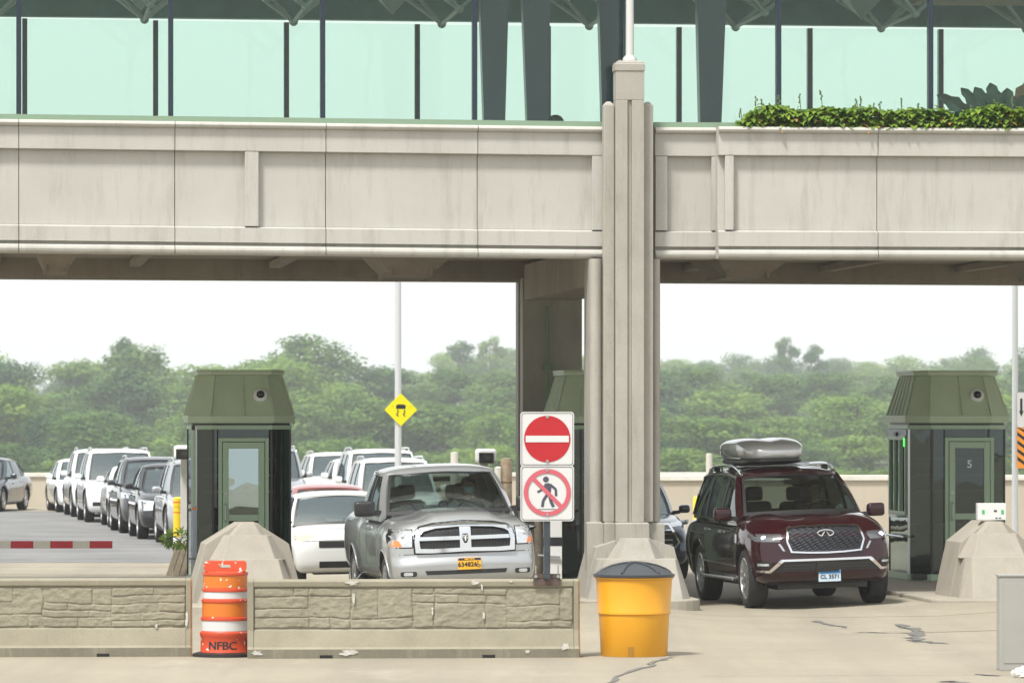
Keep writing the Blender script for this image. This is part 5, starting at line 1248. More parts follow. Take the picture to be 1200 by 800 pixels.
# ------------------------------------------------------------------ stone-faced barriers in front
M_bar = concrete('barrier_concrete', (0.31,0.285,0.215), (0.25,0.23,0.17), (0.20,0.18,0.12), 0.4, 2.2, 0.35)
M_bar2 = concrete('barrier_foot', (0.21,0.195,0.145), (0.17,0.155,0.115), (0.42,0.39,0.30), 0.5, 3.0, 0.4)
M_rust = mat('rust_edge', (0.32,0.15,0.06), 0.85, var=0.4, scale=8)
M_spall = mat('spalled_concrete', (0.52,0.50,0.45), 0.95, var=0.2, scale=20, bump=0.5, bscale=40)
def stones(L, Hh, rnd):
    """irregular coursed rubble: bays of different width, each with its own courses"""
    rects = []
    def put(a, b, c, d): rects.append((a, b, c, d, rnd.uniform(0.7, 1.15), rnd.uniform(-0.012, 0.012)))
    x = 0
    while x < L-0.01:
        w_ = rnd.uniform(0.45, 1.1); x1 = x+w_ if x+w_ < L-0.3 else L
        cuts = sorted(rnd.uniform(0.16, 0.84) for _ in range(rnd.choice((2, 2, 3)))); zs_ = [0]
        for c in cuts:
            if c*Hh-zs_[-1] > 0.07: zs_.append(c*Hh)
        if Hh-zs_[-1] < 0.07: zs_.pop()
        zs_.append(Hh)
        for c, d in zip(zs_, zs_[1:]):
            xx = x
            while xx < x1-0.01:
                ww = rnd.uniform(0.22, 0.75)*(1.0 if d-c < 0.16 else 0.8); xe = xx+ww if xx+ww < x1-0.14 else x1
                if d-c > 0.15 and xe-xx > 0.3 and rnd.random() < 0.35:
                    q = c+(d-c)*rnd.uniform(0.38, 0.62); put(xx, xe, c, q); put(xx, xe, q, d)
                else: put(xx, xe, c, d)
                xx = xe
        x = x1
    return rects
def barrier(x_left, L, s, label, seed, cut_end=None):
    """front-left corner in barrier coordinates; long axis along the plaza"""
    rnd = random.Random(seed); p = at(x_left, s)
    t = thing('stone_barrier', label, 'barrier', (p.x, p.y, 0), AL*0.55)
    HH = 0.865
    prof = [(0.0,0.0),(0.0,0.10),(0.045,0.12),(0.105,0.305),(0.125,0.32),(0.125,0.775),(0.095,0.79),(0.09,0.845),(0.105,HH),(0.36,HH),(0.375,0.845),(0.36,0.32),(0.47,0.10),(0.47,0)]
    m = MB(); m.prism(prof, 'x', 0.07, L-0.07); m.build('core', M_bar, t, bevel=0.006)
    # end blocks with a plain face
    for a, b, mm in ((0.0, 0.069, M_bar), (L-0.069, L-0.012, M_bar), (L-0.011, L, M_rust)):
        pr = [(0.0,0.0),(0.0,0.10),(0.045,0.12),(0.088,0.305),(0.088,0.79),(0.085,0.845),(0.10,HH+0.002),(0.36,HH+0.002),(0.375,0.845),(0.365,0.32),(0.47,0.10),(0.47,0)]
        m = MB(); m.prism([(v, z) for v, z in pr], 'x', a, b); m.build('end_block', mm, t, bevel=0.008)
    m = MB(); m.prism([(-0.003,0.001),(-0.003,0.098),(0.01,0.104),(0.03,0.104),(0.03,0.001)], 'x', 0.002, L-0.013); m.build('foot_band', M_bar2, t)
    # carved stone relief
    x0, x1, z0, z1 = 0.075, L-0.075, 0.325, 0.772; Hs = z1-z0; rc = stones(x1-x0, Hs, rnd)
    nx, nz_ = int((x1-x0)/0.0095), int(Hs/0.0085)
    m = MB(); V = []
    for i in range(nx+1):
        row = []
        for j in range(nz_+1):
            x = (x1-x0)*i/nx; z = Hs*j/nz_
            q = Vector((x*5+seed*9, z*5, seed)); wx_ = x+0.022*noise.noise(q); wz_ = z+0.016*noise.noise(q+Vector((7, 3, 1)))
            wz_ += 0.010*math.sin(x*4.1+seed)
            h = 0
            for a, b, c, d, k, tl in rc:
                if a <= wx_ <= b and c <= wz_ <= d:
                    dd = min(wx_-a, b-wx_, wz_-c, d-wz_); u = (wx_-a)/(b-a)-0.5
                    h = 0.013*k*sstep(0.0, 0.011, dd)+tl*u*sstep(0, 0.02, dd); break
            if h > 0: h += 0.007*noise.fractal(Vector((x*11, z*16, seed)), 0.9, 2.1, 4)
            if i in (0, nx) or j in (0, nz_): h = 0
            row.append(m.bm.verts.new((x0+x, 0.122-h, z0+z)))
        V.append(row)
    for i in range(nx):
        for j in range(nz_): m._f([V[i][j], V[i+1][j], V[i+1][j+1], V[i][j+1]])
    m.build('stone_relief', M_bar, t, smooth=True, angle=80, fix=False)
    return t, p
def slot(t, x, w_=0.13):
    m = MB(); m.box(x, x+w_, -0.008, 0.02, 0.0, 0.036); m.build('drain_slot', M_seam, t)
def spall(t, x, z, v, rx, rz, seed):
    rnd = random.Random(seed); m = MB(); P = []
    for k in range(14):
        a = 2*math.pi*k/14; r_ = rnd.uniform(0.45, 1.1); P.append((x+rx*r_*math.cos(a), z+rz*r_*math.sin(a)))
    m.prism(P, 'y', v-0.004, v+0.003); m.build('chipped_patch', M_spall, t)
tb, pb = barrier(290, 3.69, 106, 'long stone-faced concrete barrier with a pair of traffic signs clamped to it', 3)
slot(tb, 0.80, 0.14); slot(tb, 2.60, 0.14)
for x, z, v, a, b, sd_ in ((1.16,0.83,0.087,0.09,0.028,1),(2.52,0.83,0.087,0.05,0.03,2),(2.92,0.845,0.087,0.03,0.014,3),(1.18,0.66,0.093,0.02,0.10,4),(1.12,0.06,-0.006,0.12,0.035,5),(3.10,0.07,-0.006,0.03,0.025,6),(0.10,0.06,-0.006,0.08,0.04,7),(2.05,0.52,0.093,0.012,0.07,8),(2.62,0.47,0.093,0.018,0.06,9),(2.60,0.78,0.09,0.014,0.04,10),(3.52,0.12,-0.006,0.05,0.05,11)): spall(tb, x, z, v, a, b, sd_)
tb2, pb2 = barrier(226-4.9*106, 4.9, 105.6, 'stone-faced concrete barrier running out of the left edge of the picture', 11)
slot(tb2, 4.9-1.06, 0.14); spall(tb2, 4.5, 0.34, 0.09, 0.02, 0.03, 3); spall(tb2, 4.84, 0.40, 0.08, 0.02, 0.10, 5)

# orange barrel between the barriers
dp = at(262.5, 105.5); t = thing('traffic_barrel', 'scuffed orange and white traffic barrel with black stencilled letters, between the two barriers', 'traffic barrel', (dp.x, dp.y+0.27, 0), R(2))
def scuffed(name, col, thr=0.66):
    m = mat(name, col, 0.45); n = m.node_tree.nodes; l = m.node_tree.links
    if 'scuff' in n: return m
    tc = n.new('ShaderNodeTexCoord'); v = n.new('ShaderNodeTexNoise'); v.name = 'scuff'; v.inputs['Scale'].default_value = 17; v.inputs['Detail'].default_value = 1.5; rp = n.new('ShaderNodeValToRGB'); mx = n.new('ShaderNodeMix'); mx.data_type = 'RGBA'
    rp.color_ramp.elements[0].position = thr; rp.color_ramp.elements[1].position = thr+0.02; l.new(tc.outputs['Object'], v.inputs['Vector']); l.new(v.outputs['Fac'], rp.inputs[0]); l.new(rp.outputs[0], mx.inputs[0])
    mx.inputs[6].default_value = (*col, 1); mx.inputs[7].default_value = (0.75,0.70,0.66,1); l.new(mx.outputs[2], n['Principled BSDF'].inputs['Base Color']); return m
M_or = scuffed('barrel_orange', (0.55,0.065,0.022), 0.70); M_or1 = scuffed('barrel_top', (0.58,0.075,0.025), 0.64); M_orf = scuffed('orange_sheeting', (0.60,0.16,0.015), 0.63); M_orf2 = mat('orange_sheeting_clean', (0.60,0.16,0.015), 0.4); M_wh = mat('white_sheeting', (0.58,0.58,0.58), 0.4, var=0.08)
m = MB(); m.lathe([(0.285,0),(0.29,0.03),(0.278,0.05),(0.274,0.22),(0.284,0.235),(0.284,0.27),(0.266,0.285),(0.264,0.40),(0.276,0.41),(0.276,0.435),(0.258,0.445),(0.256,0.60),(0.268,0.61),(0.268,0.635),(0.25,0.645),(0.248,0.72),(0.26,0.73),(0.26,0.755),(0.245,0.765),(0.243,0.90),(0.255,0.91),(0.255,0.935),(0.235,0.94),(0.22,0.95)], 36); bo = m.build('barrel_body', M_or, t, smooth=True, angle=50)
for z0, z1, r0, r1, mm in ((0.287,0.405,0.2662,0.2642,M_wh),(0.447,0.605,0.2585,0.2562,M_orf2),(0.647,0.727,0.2505,0.2485,M_wh),(0.767,0.905,0.2455,0.2435,M_orf)):
    m = MB(); m.lathe([(r0-0.002,z0),(r0+0.0015,z0+0.002),(r1+0.0015,z1-0.002),(r1-0.002,z1)], 36, cap=False); m.build('reflective_band', mm, bo, smooth=True)
m = MB()
P = rr(-0.235, 0.235, 0.948, 1.065, 0.035); I = rr(-0.06, 0.06, 0.985, 1.025, 0.019)
for y in (-0.13, 0.13):
    A = [m.bm.verts.new((p[0], y, p[1])) for p in P]; B = [m.bm.verts.new((p[0], y, p[1])) for p in I]
    for i in range(len(P)): m._f([A[i], A[(i+1)%len(P)], B[(i+1)%len(P)], B[i]])
    if y < 0: A0, B0 = A, B
for i in range(len(P)): k = (i+1)%len(P); m._f([A0[i], A0[k], A[k], A[i]]); m._f([B0[i], B0[k], B[k], B[i]])
m.build('handle_top', M_or1, bo, smooth=True, angle=40)
q = text_mb('NFBC', 0.125, 0.002, 0.0)
for dx in (-0.004, 0.004):
    q2 = text_mb('NFBC', 0.125, 0.002, 0.0); q.add(q2.bm, Matrix.Translation((dx, dx*0.5, 0.0004 if dx > 0 else -0.0004)))
for v in q.bm.verts: v.co.x *= 1.06
for v in q.bm.verts:
    x, y, z = v.co; a = (x-0.03)/0.276; rad = 0.2775+z*0.5; v.co = Vector((rad*math.sin(a), -rad*math.cos(a), 0.125+y))
q.build('stencilled_letters', M_black, bo)
m = MB(); m.lathe([(0.36,0),(0.36,0.035),(0.31,0.05),(0.293,0.052)], 36, cap=True); m.build('rubber_base', M_trim, t, smooth=True, angle=40)

# yellow grit bin
yp = at(744, 105.6); t = thing('grit_bin', 'round bright yellow bin with a domed black lid in front of the pillar', 'bin', (yp.x, yp.y+0.38, 0))
M_yel = mat('yellow_plastic', (0.66,0.31,0.01), 0.4, var=0.03, scale=5)
m = MB(); m.lathe([(0.365,0),(0.372,0.01),(0.395,0.47),(0.408,0.476),(0.410,0.50),(0.405,0.508),(0.425,0.86),(0.44,0.865),(0.44,0.895),(0.40,0.9)], 48); yb = m.build('bin_body', M_yel, t, smooth=True, angle=40)
M_lid = mat('lid_black', (0.035,0.04,0.045), 0.4)
m = MB(); m.lathe([(0.445,0.882),(0.455,0.89),(0.455,0.915),(0.43,0.925),(0.36,0.965),(0.26,1.005),(0.14,1.03),(0.05,1.038),(0.01,1.04)], 48); ld = m.build('lid', M_lid, t, smooth=True, angle=40)
for a in (10, 70, 130, 190, 250, 310):
    m = MB(); c, s_ = math.cos(R(a)), math.sin(R(a)); m.tube([(r_*c, r_*s_, z) for r_, z in ((0.42,0.932),(0.36,0.972),(0.26,1.012),(0.14,1.037),(0.03,1.048))], 0.014, 6); m.build('lid_rib', M_lid, ld, smooth=True)
m = MB(); m.box(-0.075, -0.02, -0.385, -0.355, 0.0, 0.12, bev=0.004); m.build('outlet_slot', mat('slot_brown', (0.30,0.15,0.01), 0.6), yb)

# traffic signs clamped on the barrier
sx = (642-290)/106*1.0; sp_ = tb.location+Vector((sx*math.cos(AL*0.55), sx*math.sin(AL*0.55), 0))
M_red = mat('sign_red', (0.42,0.008,0.016), 0.4); M_pink = mat('sign_red_faded', (0.52,0.10,0.13), 0.5); M_sw = mat('sign_white', (0.60,0.60,0.595), 0.35); M_post = mat('post_dark', (0.035,0.045,0.055), 0.45, var=0.3, scale=14); M_fig = mat('figure_grey', (0.06,0.06,0.09), 0.5)
t = thing('sign_post', 'short dark steel post clamped over the barrier top, carrying the two square signs', 'sign post', (sp_.x, sp_.y, 0), AL*0.5)
m = MB(); m.box(-0.035, 0.035, 0.02, 0.07, 0.87, 2.70, bev=0.004); m.build('post', M_post, t)
m = MB(); m.box(-0.15, 0.15, 0.066, 0.082, 0.80, 0.93, bev=0.004); m.box(-0.15, 0.15, 0.066, 0.42, 0.873, 0.885); m.build('clamp', mat('clamp_rusty', (0.04,0.045,0.05), 0.5, col2=(0.12,0.065,0.045), scale=12), t)
for s in (-1, 1):
    m = MB(); m.cyl((s*0.125, 0.075, 0.80), (s*0.125, 0.075, 1.02), 0.009, n=8); m.cyl((s*0.125, 0.05, 0.90), (s*0.125, 0.07, 0.90), 0.02, n=6); m.build('bolt', M_steel, t)
def disc(m, cx_, cz_, r_, y0, y1, n=40): m.prism([(cx_+r_*math.cos(2*math.pi*i/n), cz_+r_*math.sin(2*math.pi*i/n)) for i in range(n)], 'y', y0, y1)
def plate(label, cz, w_, h_, name='road_sign'):
    q = thing(name, label, 'road sign', (sp_.x, sp_.y, 0), AL*0.4); q.location = (sp_.x, sp_.y, cz)
    m = MB(); m.prism(rr(-w_/2, w_/2, -h_/2, h_/2, 0.035, 5), 'y', 0.0, 0.016); m.build('panel', M_sw, q)
    # thin dark border line
    m = MB(); O = rr(-w_/2+0.012, w_/2-0.012, -h_/2+0.012, h_/2-0.012, 0.03, 5); I_ = rr(-w_/2+0.018, w_/2-0.018, -h_/2+0.018, h_/2-0.018, 0.026, 5)
    for yy in (-0.003,):
        A = [m.bm.verts.new((p[0], yy, p[1])) for p in O]; B = [m.bm.verts.new((p[0], yy, p[1])) for p in I_]
        for i in range(len(O)): m._f([A[i], A[(i+1)%len(O)], B[(i+1)%len(O)], B[i]])
    m.build('border', mat('border_dark', (0.08,0.08,0.09), 0.5), q)
    return q
q = plate('upper square sign with a red no-entry disc and white bar', 2.70-(485-514)/105*0+0.0, 0.595, 0.60)
q.location.z = CH+(485-514)/105.3
m = MB(); disc(m, 0, 0, 0.258, -0.004, -0.001); m.build('red_disc', M_red, q)
m = MB(); m.box(-0.24, 0.24, -0.008, -0.005, -0.036, 0.036); m.build('white_bar', M_sw, q)
for z in (-0.245, 0.245): m = MB(); m.cyl((0, -0.014, z), (0, -0.005, z), 0.017, n=10); m.build('rivet', M_steel, q)
q = plate('lower square sign forbidding pedestrians, its red ring faded', 2.0, 0.595, 0.615)
q.location.z = CH+(485-577.5)/105.3
m = MB(); Rn = 44
for i in range(Rn):
    a, b = 2*math.pi*i/Rn, 2*math.pi*(i+1)/Rn
    m._f([m.bm.verts.new((r_*math.cos(c), -0.008, 0.01+r_*math.sin(c))) for r_, c in ((0.262,a),(0.262,b),(0.213,b),(0.213,a))])
m.build('red_ring', M_pink, q, fix=True)
m = MB(); c, s_ = math.cos(R(-45)), math.sin(R(-45)); L_ = 0.225; m.prism([(c*L_-s_*0.022*1, 0.01+s_*L_+c*0.022), (c*L_+s_*0.022, 0.01+s_*L_-c*0.022), (-c*L_+s_*0.022, 0.01-s_*L_-c*0.022), (-c*L_-s_*0.022, 0.01-s_*L_+c*0.022)], 'y', -0.007, -0.005); m.build('slash', M_pink, q)
m = MB(); disc(m, -0.015, 0.155, 0.033, -0.003, -0.001, 18)
def limb(m, P, w_):
    for a, b in zip(P, P[1:]):
        d = Vector((b[0]-a[0], b[1]-a[1])).normalized(); n_ = Vector((-d.y, d.x))*w_
        m.prism([(a[0]+n_.x, a[1]+n_.y), (a[0]-n_.x, a[1]-n_.y), (b[0]-n_.x-0*d.x, b[1]-n_.y), (b[0]+n_.x, b[1]+n_.y)], 'y', -0.003, -0.001)
m.prism([(-0.03,0.11),(0.02,0.115),(0.05,0.09),(0.035,-0.02),(-0.015,-0.03),(-0.02,0.05)], 'y', -0.0032, -0.001)
m.build('walker_torso', M_fig, q)
m = MB(); limb(m, [(0.03,0.10),(0.095,0.045),(0.098,-0.03)], 0.014); limb(m, [(-0.02,0.09),(-0.075,0.03),(-0.11,0.015)], 0.013); m.build('walker_arms', M_fig, q)
m = MB(); limb(m, [(0.025,-0.02),(0.04,-0.09),(0.07,-0.15)], 0.017); limb(m, [(-0.005,-0.02),(-0.045,-0.08),(-0.055,-0.15)], 0.016); m.build('walker_legs', M_fig, q)
m = MB(); m.box(-0.10, 0.10, -0.003, -0.001, -0.178, -0.172); m.build('ground_line', M_fig, q)
for z in (-0.235, 0.26): m = MB(); m.cyl((0, -0.014, z), (0, -0.009, z), 0.017, n=10); m.build('rivet', M_steel, q)

# ------------------------------------------------------------------ smaller things around the lanes
def cylthing(name, label, cat, px, s, parts, z0=0.0, group=None):
    p = at(px, s); t = thing(name, label, cat, (p.x, p.y, z0), AL, group)
    for nm_, prof, mm in parts: m = MB(); m.lathe(prof, 20); m.build(nm_, mm, t, smooth=True, angle=40)
    return t
M_byel = mat('bollard_yellow', (0.80,0.55,0.02), 0.4); M_brd = mat('bollard_red', (0.6,0.03,0.03), 0.4)
cylthing('bollard', 'yellow bollard with red bands before the planter, left of the left booth', 'bollard', 208, 66, [('sleeve', [(0.074,0),(0.074,1.06),(0.082,1.062),(0.082,1.12),(0.074,1.122),(0.074,1.20),(0.05,1.225),(0.01,1.23)], M_byel), ('upper_band', [(0.076,1.125),(0.076,1.145)], M_brd), ('lower_band', [(0.0765,0.95),(0.0765,0.965)], M_brd), ('foot_sleeve', [(0.078,0.33),(0.078,0.52)], M_white)])
for px_, lb in ((817, 'small yellow bollard against the tan wall, between crossover and maroon vehicle'),):
    cylthing('bollard', lb, 'bollard', px_, 58, [('sleeve', [(0.085,0),(0.085,1.0),(0.06,1.04),(0.01,1.05)], M_byel)])
M_rp = mat('rusty_white_pipe', (0.62,0.58,0.46), 0.7, col2=(0.38,0.22,0.10), scale=6)
cylthing('pipe_post', 'thick white pipe post stained with rust, right of the pickup cab', 'post', 593.5, 70, [('pipe', [(0.095,0),(0.095,1.9),(0.088,1.93),(0.088,1.96),(0.02,1.965)], M_rp), ('hinge_band', [(0.099,1.55),(0.099,1.57)], M_rust)])
cylthing('pipe_post', 'slimmer pale pipe post just left of the rust-stained pipe', 'post', 584, 66, [('pipe', [(0.07,0),(0.07,1.75),(0.02,1.77)], mat('pale_pipe', (0.58,0.56,0.50), 0.6))])
cylthing('pipe_post', 'pale post poking up behind the roof of the silver pickup', 'post', 532.5, 60, [('pipe', [(0.075,0),(0.075,1.95),(0.02,1.96)], MATS['pale_pipe'])])
cylthing('pipe_post', 'rust-streaked white post beside the pickup headlamp, below the signs', 'post', 630, 79, [('pipe', [(0.05,0),(0.05,1.25),(0.01,1.26)], M_rp)], 0.1)
cylthing('pipe_post', 'white post showing just behind the roof box of the maroon vehicle', 'post', 831, 62, [('pipe', [(0.06,0),(0.06,1.95),(0.01,1.96)], MATS['pale_pipe'])])
def camera_post(px, s, zc, label, flip=1, sc=1.0):
    p = at(px, s); t = thing('camera_post', label, 'camera', (p.x, p.y, 0), AL)
    m = MB(); m.box(-0.075, 0.075, 0.0, 0.14, 0, zc-0.12*sc, bev=0.01); m.build('post', mat('post_pale', (0.55,0.55,0.52), 0.5, var=0.1), t)
    m = MB(); m.rbox((-0.03*flip, -0.02, zc), (0.17*sc, 0.26*sc, 0.125*sc), 0.05); h = m.build('housing', M_white, t, smooth=True)
    m = MB(); m.box(-0.03*flip-0.145*sc, -0.03*flip+0.115*sc, -0.30*sc, -0.22*sc, zc-0.125*sc, zc+0.06*sc, bev=0.01); m.build('front_mask', M_black, h)
    m = MB(); m.cyl((-0.03*flip, -0.30*sc, zc-0.03), (-0.03*flip, -0.325*sc, zc-0.03), 0.055*sc, n=18); m.build('lens', mat('lens_grey', (0.05,0.05,0.045), 0.2), h)
    return t
camera_post(217, 68, CH+(485-531)/68+0.02, 'white camera housing on a pale post at the left side of the left booth', 1, 0.95)
camera_post(567, 70, CH+(485-534)/70, 'white camera housing rising just behind the cab of the silver pickup', -1, 0.95)
# white and black object under the signs, on the island
p = at(648, 82.5, 0.15); t = thing('delineator_panel', 'white upright panel with a black band and steel rails, seen below the pedestrian sign', 'marker', p, AL)
m = MB(); m.box(-0.13, 0.13, 0, 0.05, 0, 0.68, bev=0.01); m.box(-0.13, 0.13, 0, 0.05, 0.80, 1.12, bev=0.01); m.build('white_panel', M_white, t)
m = MB(); m.box(-0.14, 0.14, -0.003, 0.055, 0.681, 0.799); m.build('black_band', M_black, t)
m = MB(); m.tube([(-0.22, -0.03, 0.55), (0.10, -0.03, 0.52)], 0.018); m.build('rail', M_steel, t)
# barrier boom
p = at(131.5, 79); t = thing('barrier_boom', 'red and white striped barrier arm reaching in from the left edge', 'barrier arm', (p.x, p.y, 0.765), AL*0)
k = 0; x = 0.0
for wd, mm in ((0.335,'r'),(0.25,'w'),(0.335,'r'),(0.25,'w'),(0.335,'r'),(0.25,'w'),(0.335,'r'),(0.25,'w'),(0.335,'r'),(0.25,'w')):
    m = MB(); m.box(x-wd, x-0.0005, 0, 0.05, -0.055, 0.055, bev=0.003); m.build('stripe', mat('boom_red', (0.50,0.02,0.035), 0.5) if mm == 'r' else mat('boom_white', (0.66,0.62,0.52), 0.5, var=0.08), t); x -= wd
bx_ = p.x+x
t = thing('barrier_cabinet', 'grey cabinet carrying the striped barrier arm beyond the left edge', 'barrier cabinet', (bx_-0.2, p.y, 0))
m = MB(); m.box(-0.2, 0.2, -0.2, 0.2, 0, 1.0, bev=0.02); m.build('cabinet', M_white, t)
m = MB(); m.box(-0.22, 0.22, -0.22, 0.22, 1.0, 1.05, bev=0.01); m.build('cabinet_lid', M_steel, t)
# lamp posts with signs
def lamppost(px, s, label, r_=0.075, h=7.9):
    p = at(px, s); t = thing('lamp_post', label, 'lamp post', (p.x, p.y, 0), AL)
    M_ = mat('galvanised', (0.55,0.57,0.58), 0.45, metal=0.2)
    m = MB(); m.lathe([(0.14,0),(0.14,0.04),(r_,0.1),(r_*0.8,h)], 18); m.build('shaft', M_, t, smooth=True, angle=40)
    m = MB(); m.tube([(0,0,h-0.1),(0.15,0,h+0.02),(0.4,0,h+0.04)], 0.03); m.build('bracket', M_, t, smooth=True)
    m = MB(); m.rbox((0.6,0,h+0.02), (0.3,0.14,0.06), 0.05); m.build('luminaire', M_steel, t, smooth=True); return p
p = lamppost(466.5, 56, 'tall grey lamp post carrying the yellow diamond sign above the queue')
t = thing('road_sign', 'yellow diamond slippery-road sign on the tall lamp post', 'road sign', (p.x+0.06, p.y-0.10, CH+(485-480)/56), AL*0.3)
d_ = 0.345
m = MB(); m.prism([(0,-d_),(d_,0),(0,d_),(-d_,0)], 'y', -0.005, 0.01); m.build('panel', mat('sign_yellow', (0.68,0.62,0.0), 0.4), t, bevel=0.004)
m = MB(); m.prism(rr(-0.10,0.10,0.02,0.10,0.01), 'y', -0.009, -0.006); m.prism(rr(-0.07,0.07,0.09,0.115,0.01), 'y', -0.0092, -0.006); m.build('car_symbol', M_black, t)
for s in (-1, 1):
    m = MB(); limb(m, [(s*0.07,0.0),(s*0.09,-0.05),(s*0.05,-0.09),(s*0.09,-0.14)] if s > 0 else [(-0.07,0.0),(-0.05,-0.05),(-0.09,-0.09),(-0.05,-0.14)], 0.011)
    for v in m.bm.verts: v.co.y -= 0.006
    m.build('skid_mark', M_black, t)
for i in range(34):
    x, z = random.uniform(-0.25, 0.25), random.uniform(0.0, 0.27)
    if abs(x)+abs(z) < 0.29 and not (abs(x) < 0.12 and z < 0.13): m = MB(); disc(m, x, z, 0.008, -0.0075, -0.0055, 6); m.build('snow_dot', mat('dot_olive', (0.25,0.23,0.0), 0.5), t)
p = lamppost(1189.5, 66, 'grey lamp post at the right edge, behind the booth numbered 5', 0.06, 7.0)
t = thing('road_sign', 'white sign with two black arrows on the right-hand lamp post', 'road sign', (p.x+0.16, p.y-0.1, CH+(485-480)/66), 0)
m = MB(); m.prism(rr(-0.13,0.13,-0.31,0.31,0.03), 'y', -0.005, 0.01); m.build('panel', M_sw, t)
m = MB(); limb(m, [(0.05,-0.22),(0.03,-0.05),(0.06,0.05),(0.06,0.15)], 0.012); m.prism([(0.02,0.14),(0.10,0.14),(0.06,0.24)], 'y', -0.009, -0.006); m.build('up_arrow', M_black, t)
m = MB(); m.box(-0.08,-0.04,-0.009,-0.006,-0.02,0.20); m.prism([(-0.10,-0.02),(-0.02,-0.02),(-0.06,-0.12)], 'y', -0.0092, -0.006); m.build('down_arrow', M_black, t)
for v in []: pass
t = thing('hazard_panel', 'orange and black striped hazard panel below the arrow sign at the right edge', 'road sign', (p.x+0.10, p.y-0.1, CH+(485-524)/66), 0)
m = MB(); m.box(-0.07,0.11,-0.005,0.01,-0.37,0.35); m.build('panel', mat('hazard_orange', (0.75,0.28,0.03), 0.4), t)
for k in range(5):
    m = MB(); z = -0.32+k*0.145; m.prism([(-0.07,z+0.10),(-0.07,z+0.16 if z+0.16<0.35 else 0.35),(0.11,z+0.03),(0.11,z-0.03)], 'y', -0.008, -0.0055); m.build('stripe', M_black, t)
# white control box on the right pedestal
p = plz(cR-0.03, -0.22, 1.22); t = thing('control_box', 'small white box with green symbols on top of the right-hand concrete pedestal', 'control box', p, AL*0.5)
m = MB(); m.box(-0.20, 0.20, -0.08, 0.10, 0, 0.235, bev=0.008); cb = m.build('box_case', mat('box_white', (0.62,0.63,0.62), 0.5), t)
for x in (-0.12, 0.15): m = MB(); m.box(x-0.018, x+0.018, -0.085, -0.081, 0.085, 0.14); m.build('green_mark', mat('green_mark', (0.03,0.42,0.12), 0.5), cb)
m = MB(); m.box(0.03, 0.07, -0.085, -0.081, 0.115, 0.14); m.box(0.05, 0.08, -0.0852, -0.081, 0.022, 0.035); m.box(0.10, 0.13, -0.085, -0.081, 0.022, 0.035); m.build('dark_mark', M_black, cb)
# steel cabinet and litter near the right edge
p = at(1197, 111); t = thing('utility_cabinet', 'plain pale grey cabinet cut by the right edge, nearer than the barrier', 'cabinet', (p.x, p.y, 0))
M_cabt = mat('cabinet_grey', (0.32,0.315,0.29), 0.5, var=0.04)
m = MB(); m.box(-0.245, 0.30, -0.15, 0.2, 0.0, 0.99, bev=0.01); cc = m.build('cabinet_body', M_cabt, t)
m = MB(); m.box(-0.20, 0.26, -0.156, -0.151, 0.08, 0.92, bev=0.002); m.build('cabinet_door', M_cabt, cc)
m = MB(); m.box(-0.255, 0.31, -0.16, 0.21, 0.992, 1.01, bev=0.004); m.build('cabinet_lid', M_cabt, cc)
p = at(1196, 114.3); m = MB(); m.sphere((0,0,0.05), 0.075, 18, (1.2,0.9,0.75))
for v in m.bm.verts: v.co += Vector((noise.noise(v.co*30), noise.noise(v.co*30+Vector((5,5,5))), noise.noise(v.co*30+Vector((9,1,4)))))*0.035
o = m.build('crumpled_bag', mat('bag_white', (0.82,0.82,0.80), 0.6), smooth=True, angle=25, loc=(p.x, p.y, 0.0)); tag(o, 'crumpled white bag lying on the pavement at the bottom right corner', 'litter')
# timber planter with greenery left of the booth
p = at(212, 70); t = thing('planter', 'weathered timber planter beside the left booth', 'planter', (p.x, p.y, 0), AL)
M_wood = mat('weathered_timber', (0.34,0.29,0.21), 0.9, var=0.3, scale=9, stretch=(6,6,0.6))
for i in range(4):
    m = MB(); a = -0.25+i*0.11; b = -0.07+i*0.10; m.hull([(a,0,0),(a+0.10,0,0),(a,0.06,0),(a+0.10,0.06,0),(b,0.05,0.55),(b+0.09,0.05,0.55),(b,0.11,0.55),(b+0.09,0.11,0.55)]); m.build('board', M_wood, t, bevel=0.004)
m = MB(); m.box(-0.12, 0.22, 0.12, 0.5, 0, 0.52); m.build('planter_box', M_wood, t)

